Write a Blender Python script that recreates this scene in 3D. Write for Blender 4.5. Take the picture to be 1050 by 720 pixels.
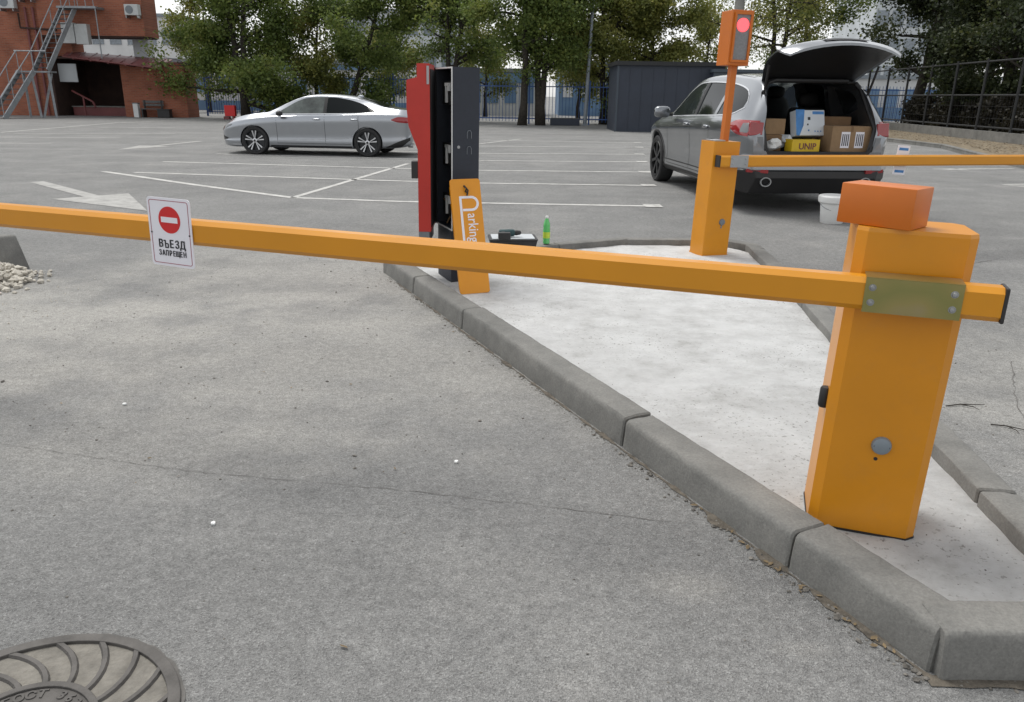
import bpy, bmesh, math, random
from mathutils import Vector, Matrix, noise
R = math.radians
rnd = random.Random(7)
for o in list(bpy.data.objects): bpy.data.objects.remove(o)
sc = bpy.context.scene
C = sc.collection

# ------------------------------------------------------------------ camera, sky, sun, exposure
cd = bpy.data.cameras.new('camera'); cam = bpy.data.objects.new('camera', cd); C.objects.link(cam)
cd.sensor_width = 36.0; cd.lens = 800 / 1050 * 36; cd.clip_start = .05; cd.clip_end = 2000
cam.matrix_world = Matrix.Translation((0, 0, 1.42)) @ Matrix.Rotation(R(90 - 18.1966), 4, 'X') @ Matrix.Rotation(R(0.8), 4, 'Z')
sc.camera = cam
SUN_EL, SUN_AZ = 64, 318          # azimuth clockwise from +Y
w = bpy.data.worlds.new('World'); sc.world = w; w.use_nodes = True
nt = w.node_tree; nt.nodes.clear()
sky = nt.nodes.new('ShaderNodeTexSky'); sky.sky_type = 'NISHITA'; sky.sun_disc = False
sky.sun_elevation = R(SUN_EL); sky.sun_rotation = R(SUN_AZ); sky.air_density = 1.0; sky.dust_density = 1.0; sky.ozone_density = 1.0
hs = nt.nodes.new('ShaderNodeHueSaturation'); hs.inputs['Saturation'].default_value = .16
tcw = nt.nodes.new('ShaderNodeTexCoord'); nzw = nt.nodes.new('ShaderNodeTexNoise')
nzw.inputs['Scale'].default_value = 2.2; nzw.inputs['Detail'].default_value = 6
rmw = nt.nodes.new('ShaderNodeMapRange'); rmw.inputs['From Min'].default_value = .3; rmw.inputs['From Max'].default_value = .75
rmw.inputs['To Min'].default_value = 1.6; rmw.inputs['To Max'].default_value = 2.3
mxw = nt.nodes.new('ShaderNodeVectorMath'); mxw.operation = 'SCALE'
bg = nt.nodes.new('ShaderNodeBackground'); bg.inputs['Strength'].default_value = .15
ow = nt.nodes.new('ShaderNodeOutputWorld')
L = nt.links
L.new(tcw.outputs['Generated'], nzw.inputs['Vector']); L.new(nzw.outputs['Fac'], rmw.inputs['Value'])
gm_ = nt.nodes.new('ShaderNodeGamma'); gm_.inputs['Gamma'].default_value = .5      # flattened like an overcast sky
L.new(sky.outputs[0], gm_.inputs['Color']); L.new(gm_.outputs[0], hs.inputs['Color']); L.new(hs.outputs[0], mxw.inputs[0]); L.new(rmw.outputs[0], mxw.inputs['Scale'])
L.new(mxw.outputs[0], bg.inputs['Color']); L.new(bg.outputs[0], ow.inputs['Surface'])
sd = bpy.data.lights.new('sun', 'SUN'); sd.energy = 1.5; sd.angle = R(25); sd.color = (1, .97, .92)
sun = bpy.data.objects.new('sun', sd); C.objects.link(sun)
az, el = R(SUN_AZ), R(SUN_EL)
sun.rotation_euler = Vector((-math.sin(az) * math.cos(el), -math.cos(az) * math.cos(el), -math.sin(el))).to_track_quat('-Z', 'Y').to_euler()
sc.view_settings.view_transform = 'Standard'; sc.view_settings.look = 'None'; sc.view_settings.gamma = 1
sc.view_settings.exposure = 0.66
sc.render.engine = 'CYCLES'
sc.cycles.max_bounces = 6; sc.cycles.diffuse_bounces = 3; sc.cycles.glossy_bounces = 3; sc.cycles.transmission_bounces = 3

# ------------------------------------------------------------------ materials
def newmat(name):
    m = bpy.data.materials.new(name); m.use_nodes = True
    return m, m.node_tree, m.node_tree.nodes['Principled BSDF']
def nnode(nt, t, **kw):
    n = nt.nodes.new(t)
    for k, v in kw.items():
        if k in n.inputs: n.inputs[k].default_value = v
        else: setattr(n, k, v)
    return n
def ramp(nt, stops):
    r = nt.nodes.new('ShaderNodeValToRGB'); e = r.color_ramp.elements
    while len(e) < len(stops): e.new(.5)
    for i, (p, c) in enumerate(stops):
        e[i].position = p; e[i].color = (c[0], c[1], c[2], 1) if not isinstance(c, (int, float)) else (c, c, c, 1)
    return r
def mat(name, col, rough=.5, metal=0, var=.12, scale=6.0, bump=0.0, bscale=60.0, coat=0, emit=0, spec=None, dirt=0.0):
    m, nt, b = newmat(name); L = nt.links
    tc = nnode(nt, 'ShaderNodeTexCoord')
    n = nnode(nt, 'ShaderNodeTexNoise', Scale=scale, Detail=5.0, Roughness=.6)
    L.new(tc.outputs['Object'], n.inputs['Vector'])
    lo = [max(0, c * (1 - var)) for c in col]; hi = [min(1, c * (1 + var)) for c in col]
    r = ramp(nt, [(.3, lo), (.7, hi)]); L.new(n.outputs['Fac'], r.inputs['Fac'])
    out = r.outputs['Color']
    if dirt:
        n3 = nnode(nt, 'ShaderNodeTexNoise', Scale=scale * 3.1, Detail=8.0, Roughness=.75)
        L.new(tc.outputs['Object'], n3.inputs['Vector'])
        r3 = ramp(nt, [(.52, 0.0), (.78, dirt)]); L.new(n3.outputs['Fac'], r3.inputs['Fac'])
        mx = nnode(nt, 'ShaderNodeMixRGB'); mx.inputs['Color2'].default_value = (.16, .14, .115, 1)
        L.new(r3.outputs['Color'], mx.inputs['Fac']); L.new(out, mx.inputs['Color1']); out = mx.outputs[0]
    L.new(out, b.inputs['Base Color'])
    b.inputs['Roughness'].default_value = rough; b.inputs['Metallic'].default_value = metal
    if coat: b.inputs['Coat Weight'].default_value = coat; b.inputs['Coat Roughness'].default_value = .06
    if spec is not None: b.inputs['Specular IOR Level'].default_value = spec
    if bump:
        n2 = nnode(nt, 'ShaderNodeTexNoise', Scale=bscale, Detail=4.0, Roughness=.6); L.new(tc.outputs['Object'], n2.inputs['Vector'])
        bp = nnode(nt, 'ShaderNodeBump', Strength=bump, Distance=.01); L.new(n2.outputs['Fac'], bp.inputs['Height']); L.new(bp.outputs[0], b.inputs['Normal'])
    if emit:
        b.inputs['Emission Color'].default_value = (*col, 1); b.inputs['Emission Strength'].default_value = emit
    return m

def asphalt_mat():
    m, nt, b = newmat('asphalt'); L = nt.links
    tc = nnode(nt, 'ShaderNodeTexCoord'); P = tc.outputs['Object']
    def N(s, d=4.0, ro=.6):
        n = nnode(nt, 'ShaderNodeTexNoise', Scale=s, Detail=d, Roughness=ro); L.new(P, n.inputs['Vector']); return n.outputs['Fac']
    big = ramp(nt, [(.28, (.185, .186, .183)), (.5, (.232, .232, .227)), (.74, (.29, .288, .279))]); L.new(N(.8, 10, .72), big.inputs['Fac'])
    # dusty, sandy blotches
    d1 = ramp(nt, [(.54, 0.0), (.74, .42)]); L.new(N(.9, 8, .66), d1.inputs['Fac'])
    mx = nnode(nt, 'ShaderNodeMixRGB'); mx.inputs['Color2'].default_value = (.36, .35, .33, 1)
    L.new(d1.outputs[0], mx.inputs['Fac']); L.new(big.outputs[0], mx.inputs['Color1'])
    # sandy dust spread around the gravel heap and along the lane
    for cx, cy, sx, sy, amt in ((-3.4, 4.7, 2.3, 1.5, .85), (-1.0, 4.3, 2.8, 1.5, .6), (3.0, 3.3, 1.5, 2.0, .6), (-1.6, 2.95, 1.0, .55, .35), (.56, 2.05, .22, .10, .35), (.80, 1.76, .12, .06, .3), (-.9, 6.4, 3.2, 2.0, .75)):
        m1 = nnode(nt, 'ShaderNodeMapping'); m1.inputs['Location'].default_value = (-cx/sx, -cy/sy, 0); m1.inputs['Scale'].default_value = (1/sx, 1/sy, 0); L.new(P, m1.inputs[0])
        ln = nnode(nt, 'ShaderNodeVectorMath', operation='LENGTH'); L.new(m1.outputs[0], ln.inputs[0])
        ad = nnode(nt, 'ShaderNodeMath', operation='ADD'); L.new(ln.outputs['Value'], ad.inputs[0])
        nz = nnode(nt, 'ShaderNodeMath', operation='MULTIPLY_ADD'); nz.inputs[1].default_value = 2.2; nz.inputs[2].default_value = -1.1; L.new(N(1.5, 9, .7), nz.inputs[0]); L.new(nz.outputs[0], ad.inputs[1])
        rr_ = ramp(nt, [(.25, amt), (.95, 0.0)]); L.new(ad.outputs[0], rr_.inputs['Fac'])
        md = nnode(nt, 'ShaderNodeMixRGB'); md.inputs['Color2'].default_value = (.385, .375, .35, 1); L.new(rr_.outputs[0], md.inputs['Fac']); L.new(mx.outputs[0], md.inputs['Color1']); mx = md
    mp = nnode(nt, 'ShaderNodeMapping'); mp.inputs['Scale'].default_value = (.10, .55, 1); mp.inputs['Rotation'].default_value = (0, 0, R(8)); L.new(P, mp.inputs[0])
    sw = nnode(nt, 'ShaderNodeTexNoise', Scale=1.0, Detail=7.0, Roughness=.62); L.new(mp.outputs[0], sw.inputs['Vector'])
    swr = ramp(nt, [(.32, .90), (.5, 1.0), (.68, 1.07)]); L.new(sw.outputs['Fac'], swr.inputs['Fac'])
    msw = nnode(nt, 'ShaderNodeMixRGB', blend_type='MULTIPLY'); msw.inputs['Fac'].default_value = 1; L.new(mx.outputs[0], msw.inputs['Color1']); L.new(swr.outputs[0], msw.inputs['Color2']); mx = msw
    # darker damp/oily stains
    d2 = ramp(nt, [(.50, 0.0), (.74, .34)]); L.new(N(2.6, 9, .72), d2.inputs['Fac'])
    mx2 = nnode(nt, 'ShaderNodeMixRGB'); mx2.inputs['Color2'].default_value = (.135, .135, .135, 1)
    L.new(d2.outputs[0], mx2.inputs['Fac']); L.new(mx.outputs[0], mx2.inputs['Color1'])
    # aggregate grains
    v = nnode(nt, 'ShaderNodeTexVoronoi', Scale=210.0); L.new(P, v.inputs['Vector'])
    gs = nnode(nt, 'ShaderNodeSeparateColor'); L.new(v.outputs['Color'], gs.inputs[0])
    gr = ramp(nt, [(0.0, .68), (.4, .96), (.8, 1.05), (1.0, 1.34)]); L.new(gs.outputs[0], gr.inputs['Fac'])
    gn = ramp(nt, [(.25, .76), (.5, 1.0), (.78, 1.22)]); L.new(N(300, 3, .7), gn.inputs['Fac'])
    gm = ramp(nt, [(.3, .80), (.7, 1.18)]); L.new(N(24, 5, .7), gm.inputs['Fac'])
    mu = nnode(nt, 'ShaderNodeMixRGB', blend_type='MULTIPLY'); mu.inputs['Fac'].default_value = 1
    L.new(mx2.outputs[0], mu.inputs['Color1']); L.new(gr.outputs[0], mu.inputs['Color2'])
    mu2 = nnode(nt, 'ShaderNodeMixRGB', blend_type='MULTIPLY'); mu2.inputs['Fac'].default_value = 1
    L.new(mu.outputs[0], mu2.inputs['Color1']); L.new(gn.outputs[0], mu2.inputs['Color2'])
    mu3 = nnode(nt, 'ShaderNodeMixRGB', blend_type='MULTIPLY'); mu3.inputs['Fac'].default_value = 1
    L.new(mu2.outputs[0], mu3.inputs['Color1']); L.new(gm.outputs[0], mu3.inputs['Color2'])
    L.new(mu3.outputs[0], b.inputs['Base Color']); b.inputs['Roughness'].default_value = .88; b.inputs['Specular IOR Level'].default_value = .3
    bp = nnode(nt, 'ShaderNodeBump', Strength=.75, Distance=.006); L.new(v.outputs['Distance'], bp.inputs['Height'])
    bp2 = nnode(nt, 'ShaderNodeBump', Strength=.35, Distance=.02); L.new(N(30, 5, .7), bp2.inputs['Height']); L.new(bp.outputs[0], bp2.inputs['Normal'])
    L.new(bp2.outputs[0], b.inputs['Normal'])
    return m

def pad_mat():
    m, nt, b = newmat('pale_concrete'); L = nt.links
    tc = nnode(nt, 'ShaderNodeTexCoord'); P = tc.outputs['Object']
    def N(s, d=4.0, ro=.6):
        n = nnode(nt, 'ShaderNodeTexNoise', Scale=s, Detail=d, Roughness=ro); L.new(P, n.inputs['Vector']); return n.outputs['Fac']
    a = ramp(nt, [(.28, (.40, .40, .385)), (.43, (.56, .562, .555)), (.58, (.66, .665, .66)), (.78, (.74, .745, .74))]); L.new(N(3.4, 12, .74), a.inputs['Fac'])
    s = ramp(nt, [(.345, 1.0), (.40, 0.0)]); L.new(N(60, 5, .6), s.inputs['Fac'])        # dirt specks
    s2 = ramp(nt, [(.42, 0.0), (.62, .8)]); L.new(N(1.3, 4, .6), s2.inputs['Fac'])
    mu = nnode(nt, 'ShaderNodeMath', operation='MULTIPLY'); L.new(s.outputs[0], mu.inputs[0]); L.new(s2.outputs[0], mu.inputs[1])
    mx = nnode(nt, 'ShaderNodeMixRGB'); mx.inputs['Color2'].default_value = (.14, .13, .11, 1)
    L.new(mu.outputs[0], mx.inputs['Fac']); L.new(a.outputs[0], mx.inputs['Color1'])
    # trowel streaks
    mp = nnode(nt, 'ShaderNodeMapping'); mp.inputs['Scale'].default_value = (1.6, 4.2, 1); mp.inputs['Rotation'].default_value = (0, 0, R(-25)); L.new(P, mp.inputs[0])
    st = nnode(nt, 'ShaderNodeTexNoise', Scale=2.2, Detail=7.0, Roughness=.7); L.new(mp.outputs[0], st.inputs['Vector'])
    sr = ramp(nt, [(.35, .93), (.55, 1.0), (.8, 1.04)]); L.new(st.outputs['Fac'], sr.inputs['Fac'])
    m2 = nnode(nt, 'ShaderNodeMixRGB', blend_type='MULTIPLY'); m2.inputs['Fac'].default_value = 1
    L.new(mx.outputs[0], m2.inputs['Color1']); L.new(sr.outputs[0], m2.inputs['Color2'])
    L.new(m2.outputs[0], b.inputs['Base Color']); b.inputs['Roughness'].default_value = .9
    bp = nnode(nt, 'ShaderNodeBump', Strength=1.0, Distance=.02); L.new(N(24, 14, .82), bp.inputs['Height'])
    bp2 = nnode(nt, 'ShaderNodeBump', Strength=.5, Distance=.03); L.new(st.outputs['Fac'], bp2.inputs['Height']); L.new(bp.outputs[0], bp2.inputs['Normal'])
    L.new(bp2.outputs[0], b.inputs['Normal'])
    return m

def kerb_mat():
    m, nt, b = newmat('kerb_concrete'); L = nt.links
    tc = nnode(nt, 'ShaderNodeTexCoord'); P = tc.outputs['Object']
    def N(s, d=4.0, ro=.6):
        n = nnode(nt, 'ShaderNodeTexNoise', Scale=s, Detail=d, Roughness=ro); L.new(P, n.inputs['Vector']); return n.outputs['Fac']
    a = ramp(nt, [(.3, (.125, .125, .117)), (.5, (.18, .178, .167)), (.72, (.24, .235, .218))]); L.new(N(3.2, 8, .68), a.inputs['Fac'])
    f = ramp(nt, [(.3, .78), (.7, 1.16)]); L.new(N(110, 4, .7), f.inputs['Fac'])
    m2 = nnode(nt, 'ShaderNodeMixRGB', blend_type='MULTIPLY'); m2.inputs['Fac'].default_value = 1
    L.new(a.outputs[0], m2.inputs['Color1']); L.new(f.outputs[0], m2.inputs['Color2'])
    s = ramp(nt, [(.62, 0.0), (.70, .6)]); L.new(N(7, 9, .8), s.inputs['Fac'])           # whitish scuffs
    mx = nnode(nt, 'ShaderNodeMixRGB'); mx.inputs['Color2'].default_value = (.33, .32, .30, 1)
    L.new(s.outputs[0], mx.inputs['Fac']); L.new(m2.outputs[0], mx.inputs['Color1'])
    L.new(mx.outputs[0], b.inputs['Base Color']); b.inputs['Roughness'].default_value = .9
    bp = nnode(nt, 'ShaderNodeBump', Strength=.4, Distance=.006); L.new(N(90, 6, .75), bp.inputs['Height']); L.new(bp.outputs[0], b.inputs['Normal'])
    return m

def paint_mat(name='worn_road_paint', k=1.0):
    m, nt, b = newmat(name); L = nt.links
    tc = nnode(nt, 'ShaderNodeTexCoord'); P = tc.outputs['Object']
    n = nnode(nt, 'ShaderNodeTexNoise', Scale=5.0, Detail=9.0, Roughness=.75); L.new(P, n.inputs['Vector'])
    r = ramp(nt, [(.30, (.20, .198, .19)), (.44, (.42*k, .415*k, .395*k)), (.7, (.61*k, .605*k, .58*k))]); L.new(n.outputs['Fac'], r.inputs['Fac'])
    L.new(r.outputs[0], b.inputs['Base Color']); b.inputs['Roughness'].default_value = .85
    return m

def brick_mat():
    m, nt, b = newmat('red_brick'); L = nt.links
    tc = nnode(nt, 'ShaderNodeTexCoord'); mp = nnode(nt, 'ShaderNodeMapping'); mp.inputs['Rotation'].default_value = (R(90), 0, 0)
    L.new(tc.outputs['Object'], mp.inputs[0])
    br = nnode(nt, 'ShaderNodeTexBrick', Scale=1.0); br.inputs['Brick Width'].default_value = .26; br.inputs['Row Height'].default_value = .085
    br.inputs['Mortar Size'].default_value = .009; br.inputs['Color1'].default_value = (.26, .08, .044, 1); br.inputs['Color2'].default_value = (.335, .112, .06, 1)
    br.inputs['Mortar'].default_value = (.26, .15, .11, 1); br.inputs['Bias'].default_value = 0
    L.new(mp.outputs[0], br.inputs['Vector'])
    n = nnode(nt, 'ShaderNodeTexNoise', Scale=.9, Detail=6.0); L.new(tc.outputs['Object'], n.inputs['Vector'])
    r = ramp(nt, [(.3, .75), (.7, 1.12)]); L.new(n.outputs['Fac'], r.inputs['Fac'])
    mu = nnode(nt, 'ShaderNodeMixRGB', blend_type='MULTIPLY'); mu.inputs['Fac'].default_value = 1
    L.new(br.outputs['Color'], mu.inputs['Color1']); L.new(r.outputs[0], mu.inputs['Color2']); L.new(mu.outputs[0], b.inputs['Base Color'])
    b.inputs['Roughness'].default_value = .9
    bp = nnode(nt, 'ShaderNodeBump', Strength=.4, Distance=.01); bp.invert = True; L.new(br.outputs['Fac'], bp.inputs['Height']); L.new(bp.outputs[0], b.inputs['Normal'])
    return m

def leaf_mat(name, cols):
    m, nt, b = newmat(name); L = nt.links
    g = nnode(nt, 'ShaderNodeNewGeometry'); r = ramp(nt, [(i / (len(cols) - 1), c) for i, c in enumerate(cols)])
    tc = nnode(nt, 'ShaderNodeTexCoord'); n = nnode(nt, 'ShaderNodeTexNoise', Scale=.75, Detail=3.0); L.new(tc.outputs['Object'], n.inputs['Vector'])
    a = nnode(nt, 'ShaderNodeMath', operation='MULTIPLY_ADD'); a.inputs[1].default_value = .45; L.new(g.outputs['Random Per Island'], a.inputs[0])
    s = nnode(nt, 'ShaderNodeMath', operation='MULTIPLY_ADD'); s.inputs[1].default_value = 1.5; s.inputs[2].default_value = -.48; L.new(n.outputs['Fac'], s.inputs[0])
    L.new(s.outputs[0], a.inputs[2]); L.new(a.outputs[0], r.inputs['Fac'])
    L.new(r.outputs[0], b.inputs['Base Color']); b.inputs['Roughness'].default_value = .6
    t = nnode(nt, 'ShaderNodeBsdfTranslucent'); L.new(r.outputs[0], t.inputs['Color'])
    mx = nnode(nt, 'ShaderNodeMixShader'); mx.inputs[0].default_value = .42
    L.new(b.outputs[0], mx.inputs[1]); L.new(t.outputs[0], mx.inputs[2]); L.new(mx.outputs[0], nt.nodes['Material Output'].inputs['Surface'])
    return m

def glass_mat(name, tint, alpha):
    m, nt, b = newmat(name); L = nt.links
    b.inputs['Base Color'].default_value = (*tint, 1); b.inputs['Roughness'].default_value = .03; b.inputs['Specular IOR Level'].default_value = .7
    t = nnode(nt, 'ShaderNodeBsdfTransparent'); t.inputs['Color'].default_value = (.62, .68, .68, 1)
    mx = nnode(nt, 'ShaderNodeMixShader'); mx.inputs[0].default_value = alpha
    L.new(t.outputs[0], mx.inputs[1]); L.new(b.outputs[0], mx.inputs[2]); L.new(mx.outputs[0], nt.nodes['Material Output'].inputs['Surface'])
    return m

M = {}
M['asphalt'] = asphalt_mat(); M['pad'] = pad_mat(); M['kerb'] = kerb_mat(); M['paint'] = paint_mat(); M['faded_paint'] = paint_mat('faded_road_paint', .74); M['brick'] = brick_mat()
M['orange'] = mat('barrier_orange_enamel', (.63, .246, .004), .38, var=.06, scale=3, bump=.02, bscale=160, coat=.1, dirt=.10)
M['boom'] = mat('boom_orange_enamel', (.63, .258, .005), .36, var=.05, scale=2.5, bump=.02, bscale=120, coat=.15)
M['deep_orange'] = mat('deep_orange_enamel', (.53, .135, .007), .42, var=.05, scale=5, bump=.04, bscale=200)
M['panel_orange'] = mat('panel_orange', (.70, .275, .008), .4, var=.04, scale=4)
M['black'] = mat('black_plastic', (.018, .018, .019), .5, var=.2)
M['rubber'] = mat('tyre_rubber', (.022, .022, .023), .8, var=.25, scale=15, bump=.2)
M['zinc'] = mat('yellow_zinc_plate', (.30, .31, .19), .34, .85, var=.25, scale=9)
def zinc_mat():
    m, nt, b = newmat('iridescent_zinc'); L = nt.links; tc = nnode(nt, 'ShaderNodeTexCoord')
    n = nnode(nt, 'ShaderNodeTexNoise', Scale=3.2, Detail=2.0, Distortion=.2); L.new(tc.outputs['Object'], n.inputs['Vector'])
    r = ramp(nt, [(.28, (.40, .35, .28)), (.42, (.38, .32, .13)), (.52, (.30, .29, .11)), (.62, (.38, .32, .13)), (.78, (.42, .34, .27))]); L.new(n.outputs['Fac'], r.inputs['Fac'])
    L.new(r.outputs[0], b.inputs['Base Color']); b.inputs['Metallic'].default_value = .8; b.inputs['Roughness'].default_value = .32; return m
M['zinc'] = zinc_mat()
M['steel'] = mat('grey_steel', (.36, .37, .38), .4, .8, var=.15)
M['grey_plastic'] = mat('grey_plastic', (.17, .19, .21), .5, var=.1)
M['white_plastic'] = mat('white_plastic', (.72, .73, .72), .4, var=.04)
M['sign_white'] = mat('sign_white', (.78, .77, .82), .35, var=.03)
M['sign_red'] = mat('sign_red', (.60, .018, .02), .35, var=.05)
M['sign_maroon'] = mat('sign_maroon', (.30, .03, .06), .4, var=.05)
M['ink'] = mat('ink_black', (.012, .012, .016), .5, var=.05)
M['navy'] = mat('navy_textured_paint', (.017, .022, .034), .55, var=.12, scale=30, bump=.25, bscale=300)
M['red'] = mat('red_enamel', (.44, .026, .017), .4, var=.08, scale=4)
M['dark'] = mat('dark_interior', (.010, .010, .011), .7, var=.2)
M['silver'] = mat('silver_car_paint', (.36, .38, .41), .28, .85, var=.02, coat=1)
M['graphite'] = mat('graphite_car_paint', (.215, .228, .245), .28, .85, var=.02, coat=1)
M['car_black'] = mat('car_black_trim', (.012, .012, .013), .45, var=.1)
def _lowior(m): m.node_tree.nodes['Principled BSDF'].inputs['IOR'].default_value = 1.28; return m
M['carglass'] = mat('tinted_car_glass', (.010, .012, .013), .05, var=.05, spec=.28)
M['frontglass'] = mat('untinted_glass_painted_reflection', (.075, .088, .082), .05, var=.6, scale=3.5, spec=.6)  # untinted but opaque front glass; greenish-grey reflection put into its mottled colour
M['lightglass'] = glass_mat('clear_car_glass', (.05, .06, .06), .45)
_lowior(M['carglass'])
M['rim'] = mat('machined_alloy', (.66, .67, .69), .32, .7, var=.08)
M['dark_rim'] = mat('dark_alloy', (.045, .047, .05), .35, .7, var=.1)
M['tail'] = mat('tail_light_red', (.27, .012, .016), .12, var=.1, coat=.6)
M['lamp_glass'] = mat('lamp_clear', (.16, .165, .17), .1, .3, var=.1, coat=.6)
M['card'] = mat('cardboard', (.27, .175, .095), .85, var=.12, scale=10)
M['card_dark'] = mat('cardboard_dark', (.19, .115, .06), .85, var=.12, scale=10)
M['white_card'] = mat('white_carton', (.62, .66, .70), .5, var=.05)
M['blue_print'] = mat('blue_print', (.05, .20, .48), .5, var=.3, scale=8)
M['yellow'] = mat('yellow_package', (.62, .42, .015), .45, var=.1)
M['bark'] = mat('bark', (.035, .030, .024), .95, var=.45, scale=9, bump=.6, bscale=30)
M['leafA'] = leaf_mat('leaf_olive', [(0.0466, 0.0772, 0.019), (0.1032, 0.151, 0.0353), (0.1747, 0.2265, 0.0516), (0.2746, 0.2831, 0.0707)])
M['leafB'] = leaf_mat('leaf_yellowing', [(0.0731, 0.0959, 0.0244), (0.1544, 0.1786, 0.0435), (0.2519, 0.2563, 0.0625), (0.3656, 0.3142, 0.0815)])
M['leafD'] = leaf_mat('leaf_dark', [(0.0132, 0.0209, 0.0099), (0.0286, 0.0418, 0.0165), (0.0528, 0.0682, 0.0231), (0.099, 0.1045, 0.033)])
M['leafS'] = leaf_mat('leaf_brown', [(0.0132, 0.0114, 0.0072), (0.0228, 0.0192, 0.0114), (0.033, 0.0288, 0.0144), (0.042, 0.039, 0.018)])
M['fence_blue'] = mat('fence_blue', (.030, .085, .26), .5, var=.2)
M['fence_black'] = mat('fence_black', (.016, .017, .018), .6, var=.2)
M['shed'] = mat('shed_navy', (.026, .034, .052), .55, var=.12, scale=1.5)
M['shed2'] = mat('shed_slate', (.048, .064, .083), .5, var=.1, scale=1.5)
M['galv'] = mat('galvanised_steel', (.24, .27, .30), .5, .3, var=.15)
M['stair'] = mat('stair_grey_paint', (.26, .28, .30), .5, .2, var=.2, dirt=.4)
M['tread'] = mat('stair_tread', (.055, .058, .062), .7, var=.3)
M['maroon'] = mat('maroon_sheet', (.16, .045, .045), .5, var=.15, scale=2)
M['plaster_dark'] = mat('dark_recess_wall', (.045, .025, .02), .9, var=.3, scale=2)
M['offwhite'] = mat('off_white_wall', (.62, .63, .63), .7, var=.1, scale=.6)
M['bluewall'] = mat('blue_wall', (.14, .24, .38), .6, var=.25, scale=.7)
M['palewall'] = mat('pale_grey_wall', (.50, .53, .55), .8, var=.12, scale=.5)
M['window'] = mat('far_window', (.20, .23, .26), .1, var=.3)
M['litter'] = mat('dry_leaves', (.17, .125, .07), .85, var=.5, scale=18)
M['verge'] = mat('leaf_strewn_soil', (.19, .155, .105), .95, var=.5, scale=5, bump=.6, bscale=25)
M['gravel'] = mat('limestone_gravel', (.50, .47, .41), .9, var=.3, scale=22)
M['pebble'] = mat('grit', (.15, .14, .125), .9, var=.75, scale=30)
M['dirt'] = mat('kerb_dirt', (.115, .10, .08), .95, var=.45, scale=25, bump=.7, bscale=90)
M['iron'] = mat('cast_iron', (.10, .094, .088), .7, .25, var=.3, scale=14, bump=.3, bscale=90)
M['sand'] = mat('packed_sand', (.20, .188, .165), .95, var=.3, scale=16, bump=.6, bscale=60, dirt=.5)
M['crack'] = mat('crack_dark', (.125, .12, .113), .95, var=.3, scale=20)
M['concrete'] = mat('weathered_concrete', (.23, .225, .21), .9, var=.25, scale=3, bump=.2)
M['bottle'] = mat('green_bottle', (.10, .50, .13), .1, var=.1, coat=.5)
M['bottle_label'] = mat('bottle_label', (.48, .62, .05), .4, var=.2, scale=40)
M['teal'] = mat('drill_teal', (.012, .05, .055), .4, var=.1)
M['redlens'] = mat('lit_red_lens', (1.0, .06, .07), .4, var=.05, emit=1.6)
M['greyscreen'] = mat('unlit_grey_matrix', (.20, .20, .205), .4, var=.15, scale=60)
M['ac_white'] = mat('ac_white', (.50, .52, .52), .5, var=.08)
M['dial'] = mat('dial_grey', (.20, .235, .265), .45, var=.08)
M['wood'] = mat('bench_slats', (.10, .10, .10), .7, var=.3)

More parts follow.
